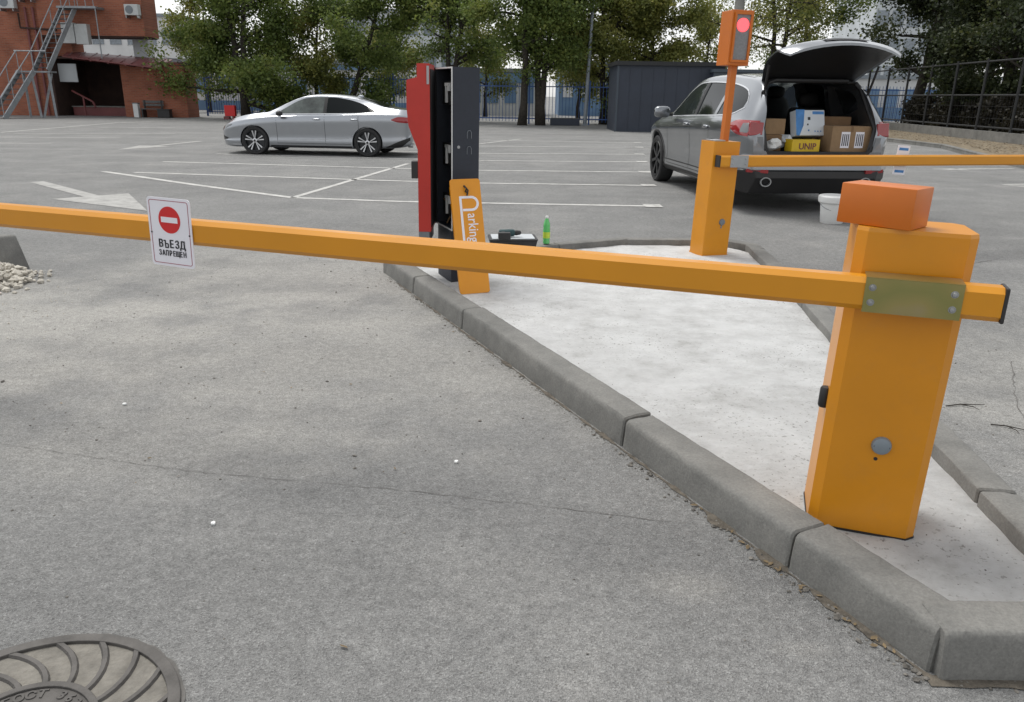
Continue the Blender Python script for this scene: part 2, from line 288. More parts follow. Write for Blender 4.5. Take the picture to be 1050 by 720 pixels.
# ------------------------------------------------------------------ mesh helpers
class MB:
    """collects shapes for one mesh"""
    def __init__(s): s.v = []; s.f = []
    def add(s, V, F):
        k = len(s.v); s.v += [tuple(v) for v in V]; s.f += [tuple(i + k for i in f) for f in F]; return s
    def box(s, a, b, mtx=None):
        x0, y0, z0 = a; x1, y1, z1 = b
        V = [Vector(p) for p in ((x0,y0,z0),(x1,y0,z0),(x1,y1,z0),(x0,y1,z0),(x0,y0,z1),(x1,y0,z1),(x1,y1,z1),(x0,y1,z1))]
        if mtx: V = [mtx @ v for v in V]
        return s.add(V, [(0,3,2,1),(4,5,6,7),(0,1,5,4),(1,2,6,5),(2,3,7,6),(3,0,4,7)])
    def bar(s, p, q, r, n=6, r2=None):
        p, q = Vector(p), Vector(q); d = (q - p)
        if d.length < 1e-6: return s
        a = d.normalized(); u = a.orthogonal().normalized() if abs(a.z) > .95 else a.cross(Vector((0,0,1))).normalized(); v = a.cross(u); r2 = r if r2 is None else r2
        V = []; 
        for c, rr in ((p, r), (q, r2)):
            for i in range(n):
                t = 2 * math.pi * (i + .5) / n; V.append(c + u * math.cos(t) * rr + v * math.sin(t) * rr)
        F = [(i, (i+1) % n, n + (i+1) % n, n + i) for i in range(n)] + [tuple(range(n))[::-1], tuple(range(n, 2*n))]
        return s.add(V, F)
    def tube(s, pts, rad, n=6):
        pts = [Vector(p) for p in pts]; V = []; F = []
        for i, p in enumerate(pts):
            a = (pts[min(i+1, len(pts)-1)] - pts[max(i-1, 0)]).normalized()
            u = a.cross(Vector((.31, .95, .05))).normalized(); v = a.cross(u); rr = rad[i] if isinstance(rad, (list, tuple)) else rad
            for k in range(n):
                t = 2 * math.pi * k / n; V.append(p + u * math.cos(t) * rr + v * math.sin(t) * rr)
        for i in range(len(pts) - 1):
            for k in range(n): F.append((i*n+k, i*n+(k+1) % n, (i+1)*n+(k+1) % n, (i+1)*n+k))
        F += [tuple(range(n))[::-1], tuple(range((len(pts)-1)*n, len(pts)*n))]
        return s.add(V, F)
    def prism(s, poly, z0, z1, mtx=None):
        n = len(poly); V = [Vector((p[0], p[1], z0)) for p in poly] + [Vector((p[0], p[1], z1)) for p in poly]
        if mtx: V = [mtx @ v for v in V]
        return s.add(V, [tuple(range(n))[::-1], tuple(range(n, 2*n))] + [(i, (i+1) % n, n+(i+1) % n, n+i) for i in range(n)])
    def lathe(s, prof, n=24, mtx=None, caps=True):
        V = []; F = []
        for r, z in prof:
            for k in range(n):
                t = 2 * math.pi * k / n; V.append(Vector((r*math.cos(t), r*math.sin(t), z)))
        if mtx: V = [mtx @ v for v in V]
        for i in range(len(prof)-1):
            for k in range(n): F.append((i*n+k, i*n+(k+1) % n, (i+1)*n+(k+1) % n, (i+1)*n+k))
        if caps: F += [tuple(range(n))[::-1], tuple(range((len(prof)-1)*n, len(prof)*n))]
        return s.add(V, F)
    def mesh(s, name):
        me = bpy.data.meshes.new(name); me.from_pydata(s.v, [], s.f); me.validate(); me.update(); return me
    def build(s, name, m, parent=None, smooth=False, bevel=0, kind=None):
        me = s.mesh(name); me.materials.append(m)
        if bevel:
            bm = bmesh.new(); bm.from_mesh(me); bmesh.ops.remove_doubles(bm, verts=bm.verts, dist=1e-5)
            es = [e for e in bm.edges if len(e.link_faces) == 2 and e.calc_face_angle() > .6]
            bmesh.ops.bevel(bm, geom=es, offset=bevel, segments=2, profile=.5, affect='EDGES', clamp_overlap=True)
            bm.to_mesh(me); bm.free()
        if smooth:
            for p in me.polygons: p.use_smooth = True
            if smooth != 'all':
                try: me.set_sharp_from_angle(angle=R(38))
                except Exception: pass
        return link(name, me, parent, kind)
def link(name, me, parent=None, kind=None):
    o = bpy.data.objects.new(name, me); C.objects.link(o)
    if parent: o.parent = parent
    if kind: o['kind'] = kind
    return o
def tag(o, label, cat, group=None):
    o['label'] = label; o['category'] = cat
    if group: o['group'] = group
    return o
def thing(name, label, cat, loc=(0,0,0), rz=0, lean=0, group=None):
    o = bpy.data.objects.new(name, None); o.empty_display_size = .2; C.objects.link(o); o.location = loc
    o.rotation_euler = (0, R(lean), R(rz)) if not lean else (Matrix.Rotation(R(lean), 3, 'Y') @ Matrix.Rotation(R(rz), 3, 'Z')).to_euler()
    return tag(o, label, cat, group)
def copy_tree(o, parent=None, label=None):
    c = o.copy(); C.objects.link(c); c.parent = parent
    for ch in list(o.children): copy_tree(ch, c)
    if label: c['label'] = label
    return c
def rot_to(nrm, up=(0,0,1)):
    """matrix: local z -> nrm, local y ~ up"""
    z = Vector(nrm).normalized(); x = Vector(up).cross(z).normalized(); y = z.cross(x)
    return Matrix((x, y, z)).transposed().to_4x4()
def text_part(name, s, size, m, parent, mtx, ext=.0008, sx=1, align='CENTER', bold=0, space=1.0, fat=0):
    cu = bpy.data.curves.new(name, 'FONT'); cu.body = s; cu.size = size; cu.align_x = align; cu.align_y = 'CENTER'; cu.extrude = ext; cu.offset = bold; cu.resolution_u = 3
    cu.space_character = space
    t = bpy.data.objects.new(name, cu); C.objects.link(t); bpy.context.view_layer.update()
    dg = bpy.context.evaluated_depsgraph_get(); me = bpy.data.meshes.new_from_object(t.evaluated_get(dg)); bpy.data.objects.remove(t)
    me.transform(Matrix.Diagonal((sx, 1, 1, 1)))
    if fat:
        bmx = bmesh.new(); bmx.from_mesh(me); me2 = me.copy()
        for q_ in (1, -1): me3 = me2.copy(); me3.transform(Matrix.Translation((fat*q_, fat*.4*q_, .0002*q_))); bmx.from_mesh(me3); bpy.data.meshes.remove(me3)
        bmx.to_mesh(me); bmx.free(); bpy.data.meshes.remove(me2)
    me.transform(mtx); me.materials.clear(); me.materials.append(m)
    return link(name, me, parent)
def strip(pts, wd, z):
    """flat ribbon along ground polyline"""
    mb = MB(); P = [Vector((p[0], p[1], 0)) for p in pts]; V = []
    for i, p in enumerate(P):
        d = (P[min(i+1, len(P)-1)] - P[max(i-1, 0)]).normalized(); n = Vector((-d.y, d.x, 0)); ww = wd[i] if isinstance(wd, list) else wd
        V += [p + n*ww/2 + Vector((0,0,z)), p - n*ww/2 + Vector((0,0,z))]
    return mb.add(V, [(2*i, 2*i+1, 2*i+3, 2*i+2) for i in range(len(P)-1)])
def boolean(o, cutters, op='DIFFERENCE'):
    for c in cutters:
        md = o.modifiers.new('b', 'BOOLEAN'); md.operation = op; md.object = c; md.solver = 'EXACT'
    bpy.context.view_layer.update(); dg = bpy.context.evaluated_depsgraph_get()
    me = bpy.data.meshes.new_from_object(o.evaluated_get(dg)); o.modifiers.clear(); o.data = me
    for c in cutters: bpy.data.objects.remove(c)

# ------------------------------------------------------------------ GROUND
ground = MB().add([(-300,-40,0),(300,-40,0),(300,700,0),(-300,700,0)], [(0,1,2,3)]).build('ground', M['asphalt'], kind='structure')
ZP = .004
def line(pts, wd=.12): strip(pts, wd, ZP).build('painted_line', M['paint'], ground)
rows = [[(1.79,10.71),(-1.54,10.82),(-3.11,11.07),(-5.0,12.45),(-7.43,14.37)],
        [(2.15,13.29),(-.53,13.3),(-1.86,13.44),(-6.82,14.27)],
        [(2.47,15.7),(-.62,15.6),(-2.17,15.77),(-7.29,16.55)],
        [(2.8,18.21),(-.71,17.95),(-2.5,18.17),(-7.01,18.83)],
        [(3.11,20.65),(-.8,20.2),(-4.5,20.7)],
        [(3.53,23.5),(-.92,23.1),(-3.6,23.4)],
        [(3.86,25.96),(-1.0,26.2)]]
for k, r_ in enumerate(rows):
    line(r_)
    x, y = r_[0]
    MB().add([(x-.02,y-.13,ZP*2),(x+.22,y-.13,ZP*2),(x+.22,y+.17,ZP*2),(x-.02,y+.17,ZP*2)], [(0,1,2,3)]).build('painted_line', M['paint'], ground)
line([(-3.11,11.07),(-2.26,16.9)], .10); line([(-1.55,23.0),(.2,27.2)], .1)
for p in ([(-15.4,24.06),(-12.15,24.92)], [(-13.8,21.49),(-12.55,21.78)], [(-16.3,26.25),(-11.6,27.62)], [(-16,31.06),(-13.4,31.96)]): line(p)
line([(-17.04,26.7),(-17.61,35.86),(-15.53,42.66)], .12)
line([(9.11,17.4),(11.13,17.85)], .1); line([(8.75,14.25),(9.6,14.5)], .1)
def arrow(tail, tip, head=1.5, w=.14, hw=.42):
    a, b = Vector((*tail, 0)), Vector((*tip, 0)); d = (b-a).normalized(); n = Vector((-d.y, d.x, 0)); h = b - d*head; z = Vector((0,0,ZP))
    MB().add([a+n*w/2+z, a-n*w/2+z, h-n*w/2+z, h+n*w/2+z, h-n*hw+z, b+z, h+n*hw+z], [(0,1,2,3),(3,2,4,5,6)]).build('painted_arrow', M['faded_paint'], ground)
arrow((-7.6,12.6), (-4.5,9.62), 1.9, .2, .5); arrow((-9.2,23.6), (-9.75,19.7), 1.6, .2, .45)
arrow((10.6,17.6), (9.1,17.2), .7, .1, .2); arrow((9.6,13.75), (8.65,14.1), .5, .1, .2)
# cracks and seams
def crack(pts, wd=.006, seed=0):
    r = random.Random(seed); P = []
    for i in range(len(pts)-1):
        a, b = Vector(pts[i]), Vector(pts[i+1]); n = max(3, int((b-a).length/.05))
        for k in range(n):
            t = k/n; p = a.lerp(b, t); P.append((p.x+r.uniform(-.006,.006), p.y+r.uniform(-.006,.006)))
    strip(P, [wd*r.uniform(.25, 1.3) for _ in P], .0025).build('crack', M['crack'], ground)
crack([(-2.3,3.02),(-1.23,2.745),(-.45,2.63),(.2,2.5),(.70,2.39)], .0028, 1)
crack([(2.3,6.1),(2.9,6.5),(3.6,6.75),(4.6,7.3)], .010, 2)
crack([(2.3,3.1),(2.5,3.6),(2.9,4.3)], .005, 5)

# ------------------------------------------------------------------ ISLAND
KH = .13
def kerb_stone(a, b, parent, seed, h=KH, wd=.15, z0=-.12, gap=.005):
    """stone from a to b, outer face on the line, body to the right of a->b"""
    a, b = Vector((*a, 0)), Vector((*b, 0)); d = (b-a).normalized(); n = Vector((d.y, -d.x, 0)); r = random.Random(seed)
    a = a + d*gap; b = b - d*gap
    prof = [(0,z0),(.003,.02),(.007,h*.5),(.011,h-.026),(.014,h-.013),(.021,h-.004),(.031,h-.0005),(.07,h+.001),(.10,h+.001),(wd-.008,h+.001),(wd-.002,h-.003),(wd,h-.010),(wd,z0)]
    mb = MB(); V = []; N = max(8, int((b-a).length*40)); ln = (b-a).length; ch = .007
    st = [0, ch/ln] + [i/N for i in range(1, N)] + [1-ch/ln, 1]
    tz = r.uniform(-.004, .004); ty = r.uniform(-.004, .004)
    for si, t in enumerate(st):
        end = si in (0, len(st)-1)
        for k, (u, z) in enumerate(prof):
            p = a.lerp(b, t) + n*(u + ty); e_ = (.0055 if .012 < u < .035 else .0022); j = noise.noise(Vector((p.x*9, p.y*9, z*9+seed)))*.003 + noise.noise(Vector((p.x*38, p.y*38, z*38)))*.0018 - max(0, noise.noise(Vector((p.x*17+seed, p.y*17, z*17)))-.25)*e_*3
            if end: u2 = (u-wd/2)*.92 + wd/2; p = a.lerp(b, t) + n*(u2+ty); z = z - (ch if z > h-.04 else 0)
            V.append(p + n*(-j if u < .05 else 0) + Vector((0,0,z+(j if u >= .03 and z > 0 else 0)+tz)))
    m = len(prof); S = len(st)
    F = [(i*m+k, i*m+k+1, (i+1)*m+k+1, (i+1)*m+k) for i in range(S-1) for k in range(m-1)] + [tuple(range(m)), tuple(range((S-1)*m, S*m))[::-1]]
    o = mb.add(V, F).build('kerb_stone', M['kerb'], parent, smooth=True)
    return o
kerb = bpy.data.objects.new('island_kerb', None); C.objects.link(kerb); kerb['kind'] = 'structure'
A0, A1 = Vector((1.10,1.66)), Vector((-1.05,6.31)); dl = (A1-A0).normalized()
cuts = [.012, .53, 1.51, 3.40, 4.40, 5.12]
for i in range(len(cuts)-1): kerb_stone(A0+dl*cuts[i], A0+dl*cuts[i+1], kerb, i)
kerb_stone((1.72,1.645), (1.108,1.645), kerb, 20, h=.138)
right = [(2.30,7.05),(2.22,6.1),(2.11,5.12),(1.985,4.14),(1.875,3.15),(1.80,2.45),(1.735,1.70)]
for i in range(len(right)-1): kerb_stone(right[i], right[i+1], kerb, 30+i, h=.12)
back = [(-1.09,6.36),(-.52,6.72),(.35,7.22),(1.05,7.58),(2.05,7.62),(2.32,7.30),(2.31,7.05)]
for i in range(len(back)-1): kerb_stone(back[i], back[i+1], kerb, 40+i, h=.12, gap=.008)
# concrete fill
poly = [A0+Vector((.12,.10)), (1.68,1.78), (1.66,2.4), (1.74,3.15), (1.85,4.15), (1.97,5.1), (2.08,6.1), (2.17,7.1), (2.12,7.25), (1.98,7.5), (1.08,7.46), (.42,7.1), (-.45,6.6), (-.93,6.3)]
bm = bmesh.new(); bm.faces.new([bm.verts.new((p[0], p[1], .062)) for p in poly]); bmesh.ops.triangulate(bm, faces=bm.faces)
for _ in range(5): bmesh.ops.subdivide_edges(bm, edges=[e for e in bm.edges if e.calc_length() > .09], cuts=1, use_grid_fill=True)
bmesh.ops.triangulate(bm, faces=bm.faces)
for v in bm.verts:
    v.co.z += noise.noise(v.co*3)*.008 + noise.noise(v.co*9)*.006 + noise.noise(v.co*24)*.003
me = bpy.data.meshes.new('island_pad'); bm.to_mesh(me); bm.free(); me.materials.append(M['pad'])
for p in me.polygons: p.use_smooth = True
pad = link('island_pad', me, None, 'structure')
if pad.data.polygons[0].normal.z < 0: pad.data.flip_normals()
PZ = .062

# stones, grit, dry leaves (too many to count)
def scatter(name, m, spots, label, cat, flat=.6, seed=1):
    r = random.Random(seed); mb = MB()
    ico = [(0,0,1),(.9,0,.25),(.28,.85,.3),(-.72,.53,.28),(-.72,-.53,.3),(.28,-.85,.22),(.5,.4,-.6),(-.5,.4,-.6),(0,-.6,-.6)]
    fc = [(0,1,2),(0,2,3),(0,3,4),(0,4,5),(0,5,1),(1,6,2),(2,6,7),(2,7,3),(3,7,4),(4,7,8),(4,8,5),(5,8,6),(5,6,1),(6,8,7)]
    for x, y, z, s in spots:
        mt = Matrix.Rotation(r.uniform(0,6.28), 3, 'Z') @ Matrix.Rotation(r.uniform(-.4,.4), 3, 'X'); sx, sy, sz = s*r.uniform(.7,1.3), s*r.uniform(.6,1.1), s*flat*r.uniform(.7,1.2)
        mb.add([mt @ Vector((a*sx*r.uniform(.8,1.2), b*sy*r.uniform(.8,1.2), c*sz)) + Vector((x,y,z+sz*.35)) for a, b, c in ico], fc)
    o = mb.build(name, m); o['kind'] = 'stuff'; tag(o, label, cat); return o
r = random.Random(3); sp = []
nl = Vector((-dl.y, dl.x)) ; nl = nl if nl.x < 0 else -nl
for i in range(900):
    t = r.random()**1.35*5.0; off = abs(r.gauss(0, .022))+.006; p = A0 + dl*t + nl*off; sp.append((p.x, p.y, 0, r.uniform(.0018,.0055)*(1 if r.random() < .93 else 2.2)))
for i in range(46):
    t = r.random()**1.5*1.5; p = A0 + dl*t + nl*(abs(r.gauss(0,.03))+.012); sp.append((p.x, p.y, 0, r.uniform(.006,.014)))
for i in range(60):
    t = r.uniform(0, .62); p = A0 + Vector((t, -abs(r.gauss(0,.02))-.006)); sp.append((p.x, p.y, 0, r.uniform(.002,.008)))
scatter('kerb_grit', M['pebble'], sp, 'grit and small stones gathered along the foot of the kerb', 'grit', seed=2)
sp = []
for i in range(900):
    x, y = r.uniform(-3, 3.4), r.uniform(1.3, 7)**1
    if -1.3 < (x-1.1) + (y-1.66)*.4624 < 1.0 and y > 1.7 and (x-1.1)+(y-1.66)*.4624 > 0: continue
    sp.append((x, y, 0, r.uniform(.0015,.0046)*(1+.14*y)*(1 if r.random() < .95 else 1.7)))
scatter('loose_grit', M['pebble'], sp, 'dark loose grit specks scattered over the asphalt', 'grit', seed=4)
sp = []
for i in range(300):
    y = r.uniform(1.95, 7.1); x0 = 1.1-(y-1.66)*.4624+.2; x1 = 1.55+(y-1.7)*.1; x = r.uniform(x0, x1)
    if r.random() < .5: x = x1 - abs(r.gauss(0,.1)) if r.random() < .6 else x0+abs(r.gauss(0,.05))
    if x < x0: continue
    sp.append((x, y, PZ+.002, r.uniform(.001,.0042)))
sp.append((1.43,2.55,PZ,.012))
scatter('pad_grit', M['pebble'], sp, 'grit specks strewn over the pale concrete island', 'grit', seed=5)
# dirt seam along the kerb foot
P = [A0 + dl*(i*.03) + nl*(.008+.006*noise.noise(Vector((i*.9,5,5)))) for i in range(160)]
strip([(p.x, p.y) for p in P], [max(.004,.045*(noise.noise(Vector((i*.23,1,2)))*1.3+.4+.5*noise.noise(Vector((i*.8,4,2)))))*(1.4 if i < 30 else .7) for i in range(160)], .0032).build('dirt_seam', M['dirt'], ground)
strip([(1.08+i*.05, 1.645) for i in range(13)], [.04+.05*abs(noise.noise(Vector((i*.7,3,2)))) for i in range(13)], .0034).build('dirt_seam', M['dirt'], ground)
# dry leaves near kerb
mb = MB(); r = random.Random(12)
for i in range(46):
    if i < 26: t = r.uniform(.1,1.3); p = A0 + dl*t + nl*(abs(r.gauss(0,.02))+.01)
    elif i == 26: p = Vector((-.44,1.74))
    else: p = Vector((r.uniform(-2.5,.5), r.uniform(1.6,5)))
    s = r.uniform(.006,.014) if i != 26 else .013; a = r.uniform(0,6.28); 
    if i > 26: s *= .7
    mt = Matrix.Rotation(a, 3, 'Z') @ Matrix.Rotation(r.uniform(-.4,.4), 3, 'X')
    mb.add([mt @ Vector(q)*s + Vector((p.x, p.y, .006)) for q in ((-1,0,0),(-.3,.45,.15),(.5,.4,.1),(1.1,0,.2),(.5,-.42,.12),(-.3,-.45,.1))], [(0,1,2,3,4,5)])
lf = mb.build('dry_leaves', M['litter'], kind='stuff'); tag(lf, 'brown dry leaf scraps lying along the kerb and asphalt', 'leaves')
# twigs on the asphalt beyond the island
for (x, y, a, ln_, lab) in ((2.22,3.55,.1,.20,'thin dry twig on the sandy asphalt right of the island, the farther one'), (2.28,3.28,-.5,.16,'forked dry twig on the sandy asphalt right of the island, the nearer one')):
    tw = thing('twig', lab, 'twig', (x,y,.004), math.degrees(a), 0, 'dry twigs'); MB().tube([(-ln_/2,0,.002),(-ln_*.1,.012,.004),(ln_/2,0,.003)], [.003,.003,.0015], 5).build('stem', M['bark'], tw); MB().tube([(-ln_*.1,.012,.004),(.02,-.03,.006),(.03,-.06,.003)], [.0025,.002,.001], 5).build('side_shoot', M['bark'], tw)
# white scraps
for (x, y, lab) in ((-1.02,2.36,'white scrap of litter on asphalt left of the rough crack'), (-.22,2.86,'white scrap of litter on asphalt near the middle of the lane'), (-1.83,3.42,'white flat scrap of litter on the dusty asphalt at left')):
    mb = MB(); mt = Matrix.Translation((x,y,.006)) @ Matrix.Rotation(r.uniform(0,3), 4, 'Z'); mb.prism([(-.010,-.006),(.003,-.008),(.010,-.002),(.006,.007),(-.006,.006)], -.004, .003, mt)
    tag(mb.build('litter_scrap', M['white_plastic']), lab, 'litter', 'white litter scraps')

# ------------------------------------------------------------------ NEAR BARRIER
def chamf(wd, dp, c):
    w2, d2 = wd/2, dp/2
    return [(-w2+c,-d2),(w2-c,-d2),(w2,-d2+c),(w2,d2-c),(w2-c,d2),(-w2+c,d2),(-w2,d2-c),(-w2,-d2+c)]
def boom_mesh(L0, L1, h, d, c):
    """octagonal bar along local -x..+x; section in y (depth) and z"""
    mb = MB(); sec = [(-d/2,-h/2+c),(-d/2,h/2-c),(-d/2+c,h/2),(d/2-c,h/2),(d/2,h/2-c),(d/2,-h/2+c),(d/2-c,-h/2),(-d/2+c,-h/2)]
    n = 8; xs = [L0 + (L1-L0)*i/12 for i in range(13)]
    V = [(x, y, z) for x in xs for y, z in sec]
    F = [(i*n+k, i*n+(k+1) % n, (i+1)*n+(k+1) % n, (i+1)*n+k) for i in range(12) for k in range(n)] + [tuple(range(n))[::-1], tuple(range(12*n, 13*n))]
    return mb.add(V, F)
LEAN = 1.3
g1 = thing('barrier_gate', 'large orange barrier cabinet nearest the camera with a long lowered boom', 'barrier', (1.193,2.385,PZ-.004), -17, LEAN)
CW, CD, CH = .328, .25, 1.0
cab = MB().prism(chamf(CW, CD, .028), 0, CH-.012).add([(x*.985, y*.985, CH) for x, y in chamf(CW, CD, .028)], [tuple(range(8))])
k = len(cab.v)-8; cab.f += [(8+i, 8+(i+1) % 8, k+(i+1) % 8, k+i) for i in range(8)]; cab.f.pop(1)
cab.build('cabinet', M['orange'], g1)
MB().prism(chamf(CW+.006, CD+.006, .03), -.004, .008).build('base_gasket', M['black'], g1)
# deeper-orange control box on top
ob = MB().box((-.12,-.075,0), (.095,.075,.118), Matrix.Translation((-.082,-.04,CH+.001)) @ Matrix.Rotation(R(-27), 4, 'Z')).build('control_box', M['deep_orange'], g1, bevel=.003, smooth=True)
# round grey plug, keyhole
pl = MB().lathe([(.030,0),(.030,.004),(.027,.012),(.020,.0155),(.0,.016)], 24, Matrix.Translation((.012,-CD/2,.32)) @ rot_to((0,-1,0))).build('plug_cover', M['dial'], g1, smooth=True)
for sx in (-1, 1): MB().lathe([(.0026,0),(.0026,.002)], 8, Matrix.Translation((.012+sx*.0215,-CD/2-.0125,.32)) @ rot_to((0,-1,0))).build('screw', M['ink'], pl)
MB().lathe([(.006,0),(.006,.0015)], 12, Matrix.Translation((.003,-CD/2,.272)) @ rot_to((0,-1,0))).build('keyhole', M['ink'], g1)
# dark lock on the left edge
MB().lathe([(.015,-.034),(.018,-.028),(.018,.028),(.015,.034)], 12, Matrix.Translation((-CW/2-.006,-.06,.435))).build('lock', M['black'], g1, smooth=True)
# boom: passes in front of the cabinet, parallel to its face
BY, BZ = -CD/2-.052, .82
bmo = boom_mesh(-4.6, .228, .098, .075, .016).build('boom', M['boom'], g1)
bmo.location = (0, BY, BZ); bmo.rotation_euler = (0, R(-1.1), R(-2.8))
MB().box((.228,-.0395,-.051), (.239,.0395,.051)).build('end_cap', M['black'], bmo, bevel=.004)
cp = MB().box((-.128,-.0415,-.052), (.128,-.0372,.050)).add([(-.128,-.0415,.052),(.128,-.0415,.052),(.128,.036,.0545),(-.128,.036,.0545),(-.128,-.0415,.0495),(.128,-.0415,.0495),(.128,.036,.0495),(-.128,.036,.0495)], [(0,1,2,3),(7,6,5,4),(0,4,5,1),(2,6,7,3),(1,5,6,2),(3,7,4,0)]).build('clamp_plate', M['zinc'], bmo)
for x in (-.108, .105):
    for z in (-.022, .022):
        MB().lathe([(.0105,0),(.0105,.0015),(.0078,.0016),(.0078,.005),(.0065,.0075),(.0,.008)], 12, Matrix.Translation((x,-.0415,z)) @ rot_to((0,-1,0))).build('bolt', M['steel'], bmo, smooth=True)
MB().box((-.07,.0375,-.035), (.06,.052,.035)).build('boom_hub', M['steel'], bmo)

# sign hanging on the boom
bpy.context.view_layer.update()
bw = g1.matrix_basis @ bmo.matrix_basis
def rrect(wd, h, r_, n=6):
    P = []
    for cx, cy, a0 in ((wd/2-r_, h/2-r_, 0), (-wd/2+r_, h/2-r_, 90), (-wd/2+r_, -h/2+r_, 180), (wd/2-r_, -h/2+r_, 270)):
        for i in range(n+1): a = R(a0+90*i/n); P.append((cx+r_*math.cos(a), cy+r_*math.sin(a)))
    return P
sg = thing('no_entry_sign', 'white sign with red no-entry disc and black Cyrillic lettering on the near boom', 'sign')
sp_ = bw @ Vector((-2.66, -.0415, -.003)); dx = (bw.to_3x3() @ Vector((1,0,0))).normalized(); ny = (bw.to_3x3() @ Vector((0,-1,0))).normalized()
sg.matrix_world = Matrix.Translation(sp_) @ rot_to(ny, (0,0,1)) @ Matrix.Rotation(R(-1.5), 4, 'Z')
SW, SH = .210, .272
MB().prism(rrect(SW, SH, .014), 0, .003).build('plate', M['sign_white'], sg)
def ring(outer, inner, z0, z1):
    n = len(outer); mb = MB(); V = [(x,y,z0) for x,y in outer]+[(x,y,z0) for x,y in inner]+[(x,y,z1) for x,y in outer]+[(x,y,z1) for x,y in inner]; F = []
    for i in range(n):
        j = (i+1) % n; F += [(2*n+i,2*n+j,3*n+j,3*n+i),(i,j,2*n+j,2*n+i),(n+j,n+i,3*n+i,3*n+j)]
    return mb.add(V, F)
ring(rrect(SW-.020, SH-.020, .010), rrect(SW-.0245, SH-.0245, .008), .003, .0038).build('border', M['sign_maroon'], sg)
circ = [(.053*math.cos(i*math.pi/20), .053*math.sin(i*math.pi/20)+.050) for i in range(40)]
MB().prism(circ, .003, .004).build('disc', M['sign_red'], sg)
MB().box((-.040,.0395,.004), (.040,.061,.005)).build('disc_bar', M['sign_white'], sg)
T = lambda x, y, z=.0042: Matrix.Translation((x,y,z))
for q, ch in enumerate('ВЪЕЗД'):
    if ch != 'Ъ': text_part('letter', ch, .044, M['ink'], sg, T(.001+(q-2)*.0268, -.0475), .0006, .80, fat=.0015)
hx, hy = .001-.0268, -.0475       # the hard sign, built from strokes
MB().box((hx-.0125,hy+.0115,.0036), (hx-.0068,hy+.0165,.0048)).box((hx-.0068,hy-.0155,.0036), (hx-.0018,hy+.0165,.00485)).box((hx-.0018,hy+.0002,.0036), (hx+.0085,hy+.0045,.0048)).box((hx-.0018,hy-.0155,.0036), (hx+.0085,hy-.0110,.0048)).box((hx+.0065,hy-.0138,.0036), (hx+.0112,hy+.0028,.0049)).build('letter', M['ink'], sg)
for q, ch in enumerate('ЗАПРЕЩЕН'): text_part('letter', ch, .030, M['ink'], sg, T(.001+(q-3.5)*.0174, -.0845), .0006, .70, fat=.0009)
for s in (-1, 1): MB().lathe([(.0035,.003),(.0035,.0052),(.002,.006)], 8, T(s*(SW/2-.012), -.004, 0)).build('rivet', M['ink'], sg)

# white lidded bucket on the asphalt behind the near barrier
bkt = thing('plastic_bucket', 'white lidded plastic bucket standing on the asphalt behind the near orange control box', 'bucket', (3.83,9.45,0))
MB().lathe([(.125,0),(.13,.006),(.152,.235),(.152,.24)], 28).build('bucket_body', M['white_plastic'], bkt, smooth=True)
MB().lathe([(.160,.235),(.178,.250),(.184,.285),(.182,.315),(.170,.328),(.150,.332),(.145,.326),(.0,.326)], 28).build('lid', M['white_plastic'], bkt, smooth=True)
MB().tube([(.158*math.cos(a), .158*math.sin(a)-.02*math.sin(a), .225-.07*max(0,-math.sin(a))) for a in [math.pi+math.pi*k/12 for k in range(13)]], .004, 6).build('handle', M['steel'], bkt)

# ------------------------------------------------------------------ FAR BARRIER with signal light
g2 = thing('barrier_gate', 'smaller orange barrier cabinet with red signal light on a post, beside the open car', 'barrier', (1.785,7.085,PZ-.004), 19, LEAN)
W2, D2, H2 = .262, .215, 1.0
MB().prism(chamf(W2, D2, .004), 0, H2).build('cabinet', M['orange'], g2)
MB().prism(chamf(W2+.01, D2+.01, .004), -.003, .012).build('base_gasket', M['orange'], g2)
MB().box((-.115,-.085,H2), (-.01,.06,H2+.012)).build('top_plate', M['steel'], g2, bevel=.003)
MB().box((-.0,-.035,H2), (.055,.025,H2+.63)).build('signal_post', M['deep_orange'], g2, bevel=.004)
sh = MB()
hd = MB().box((-.105,-.10,0), (.085,.12,.43), Matrix.Translation((.03,-.01,H2+.62)) @ Matrix.Rotation(R(-8), 4, 'Z')).build('signal_head', M['deep_orange'], g2, bevel=.004)
mh = Matrix.Translation((.03,-.01,H2+.62)) @ Matrix.Rotation(R(-8), 4, 'Z')
MB().box((-.070,-.103,.045), (.055,-.098,.395), mh).build('screen', M['greyscreen'], hd)
MB().lathe([(.053,0),(.053,.004),(.048,.007)], 24, mh @ Matrix.Translation((-.007,-.103,.315)) @ rot_to((0,-1,0))).build('red_lens', M['redlens'], hd)
ring(rrect(.15,.375,.004), rrect(.128,.352,.003), 0, .012).v
rr = ring(rrect(.16,.39,.006), rrect(.126,.352,.004), 0, .016)
rr.v = [tuple(mh @ Matrix.Translation((-.0075,-.1,.22)) @ rot_to((0,-1,0)) @ Vector(v)) for v in rr.v]
rr.build('visor_frame', M['deep_orange'], hd)
MB().lathe([(.03,0),(.03,.004),(.024,.014),(.0,.016)], 20, Matrix.Translation((.035,-D2/2,.305)) @ rot_to((0,-1,0))).build('plug_cover', M['grey_plastic'], g2, smooth=True)
MB().box((.026,-D2/2-.004,.25), (.038,-D2/2,.29)).build('plug_flap', M['grey_plastic'], g2)
bm2 = boom_mesh(-.10, 4.9, .098, .07, .014).build('boom', M['boom'], g2); bm2.location = (0, -D2/2-.042, .84); bm2.rotation_euler = (0, R(-.7), R(0))
MB().box((-.112,-.037,-.05), (-.10,.037,.05)).build('end_cap', M['black'], bm2, bevel=.004)
MB().box((-.002,-.0385,-.05), (.175,-.0352,.051)).build('clamp_plate', M['steel'], bm2)
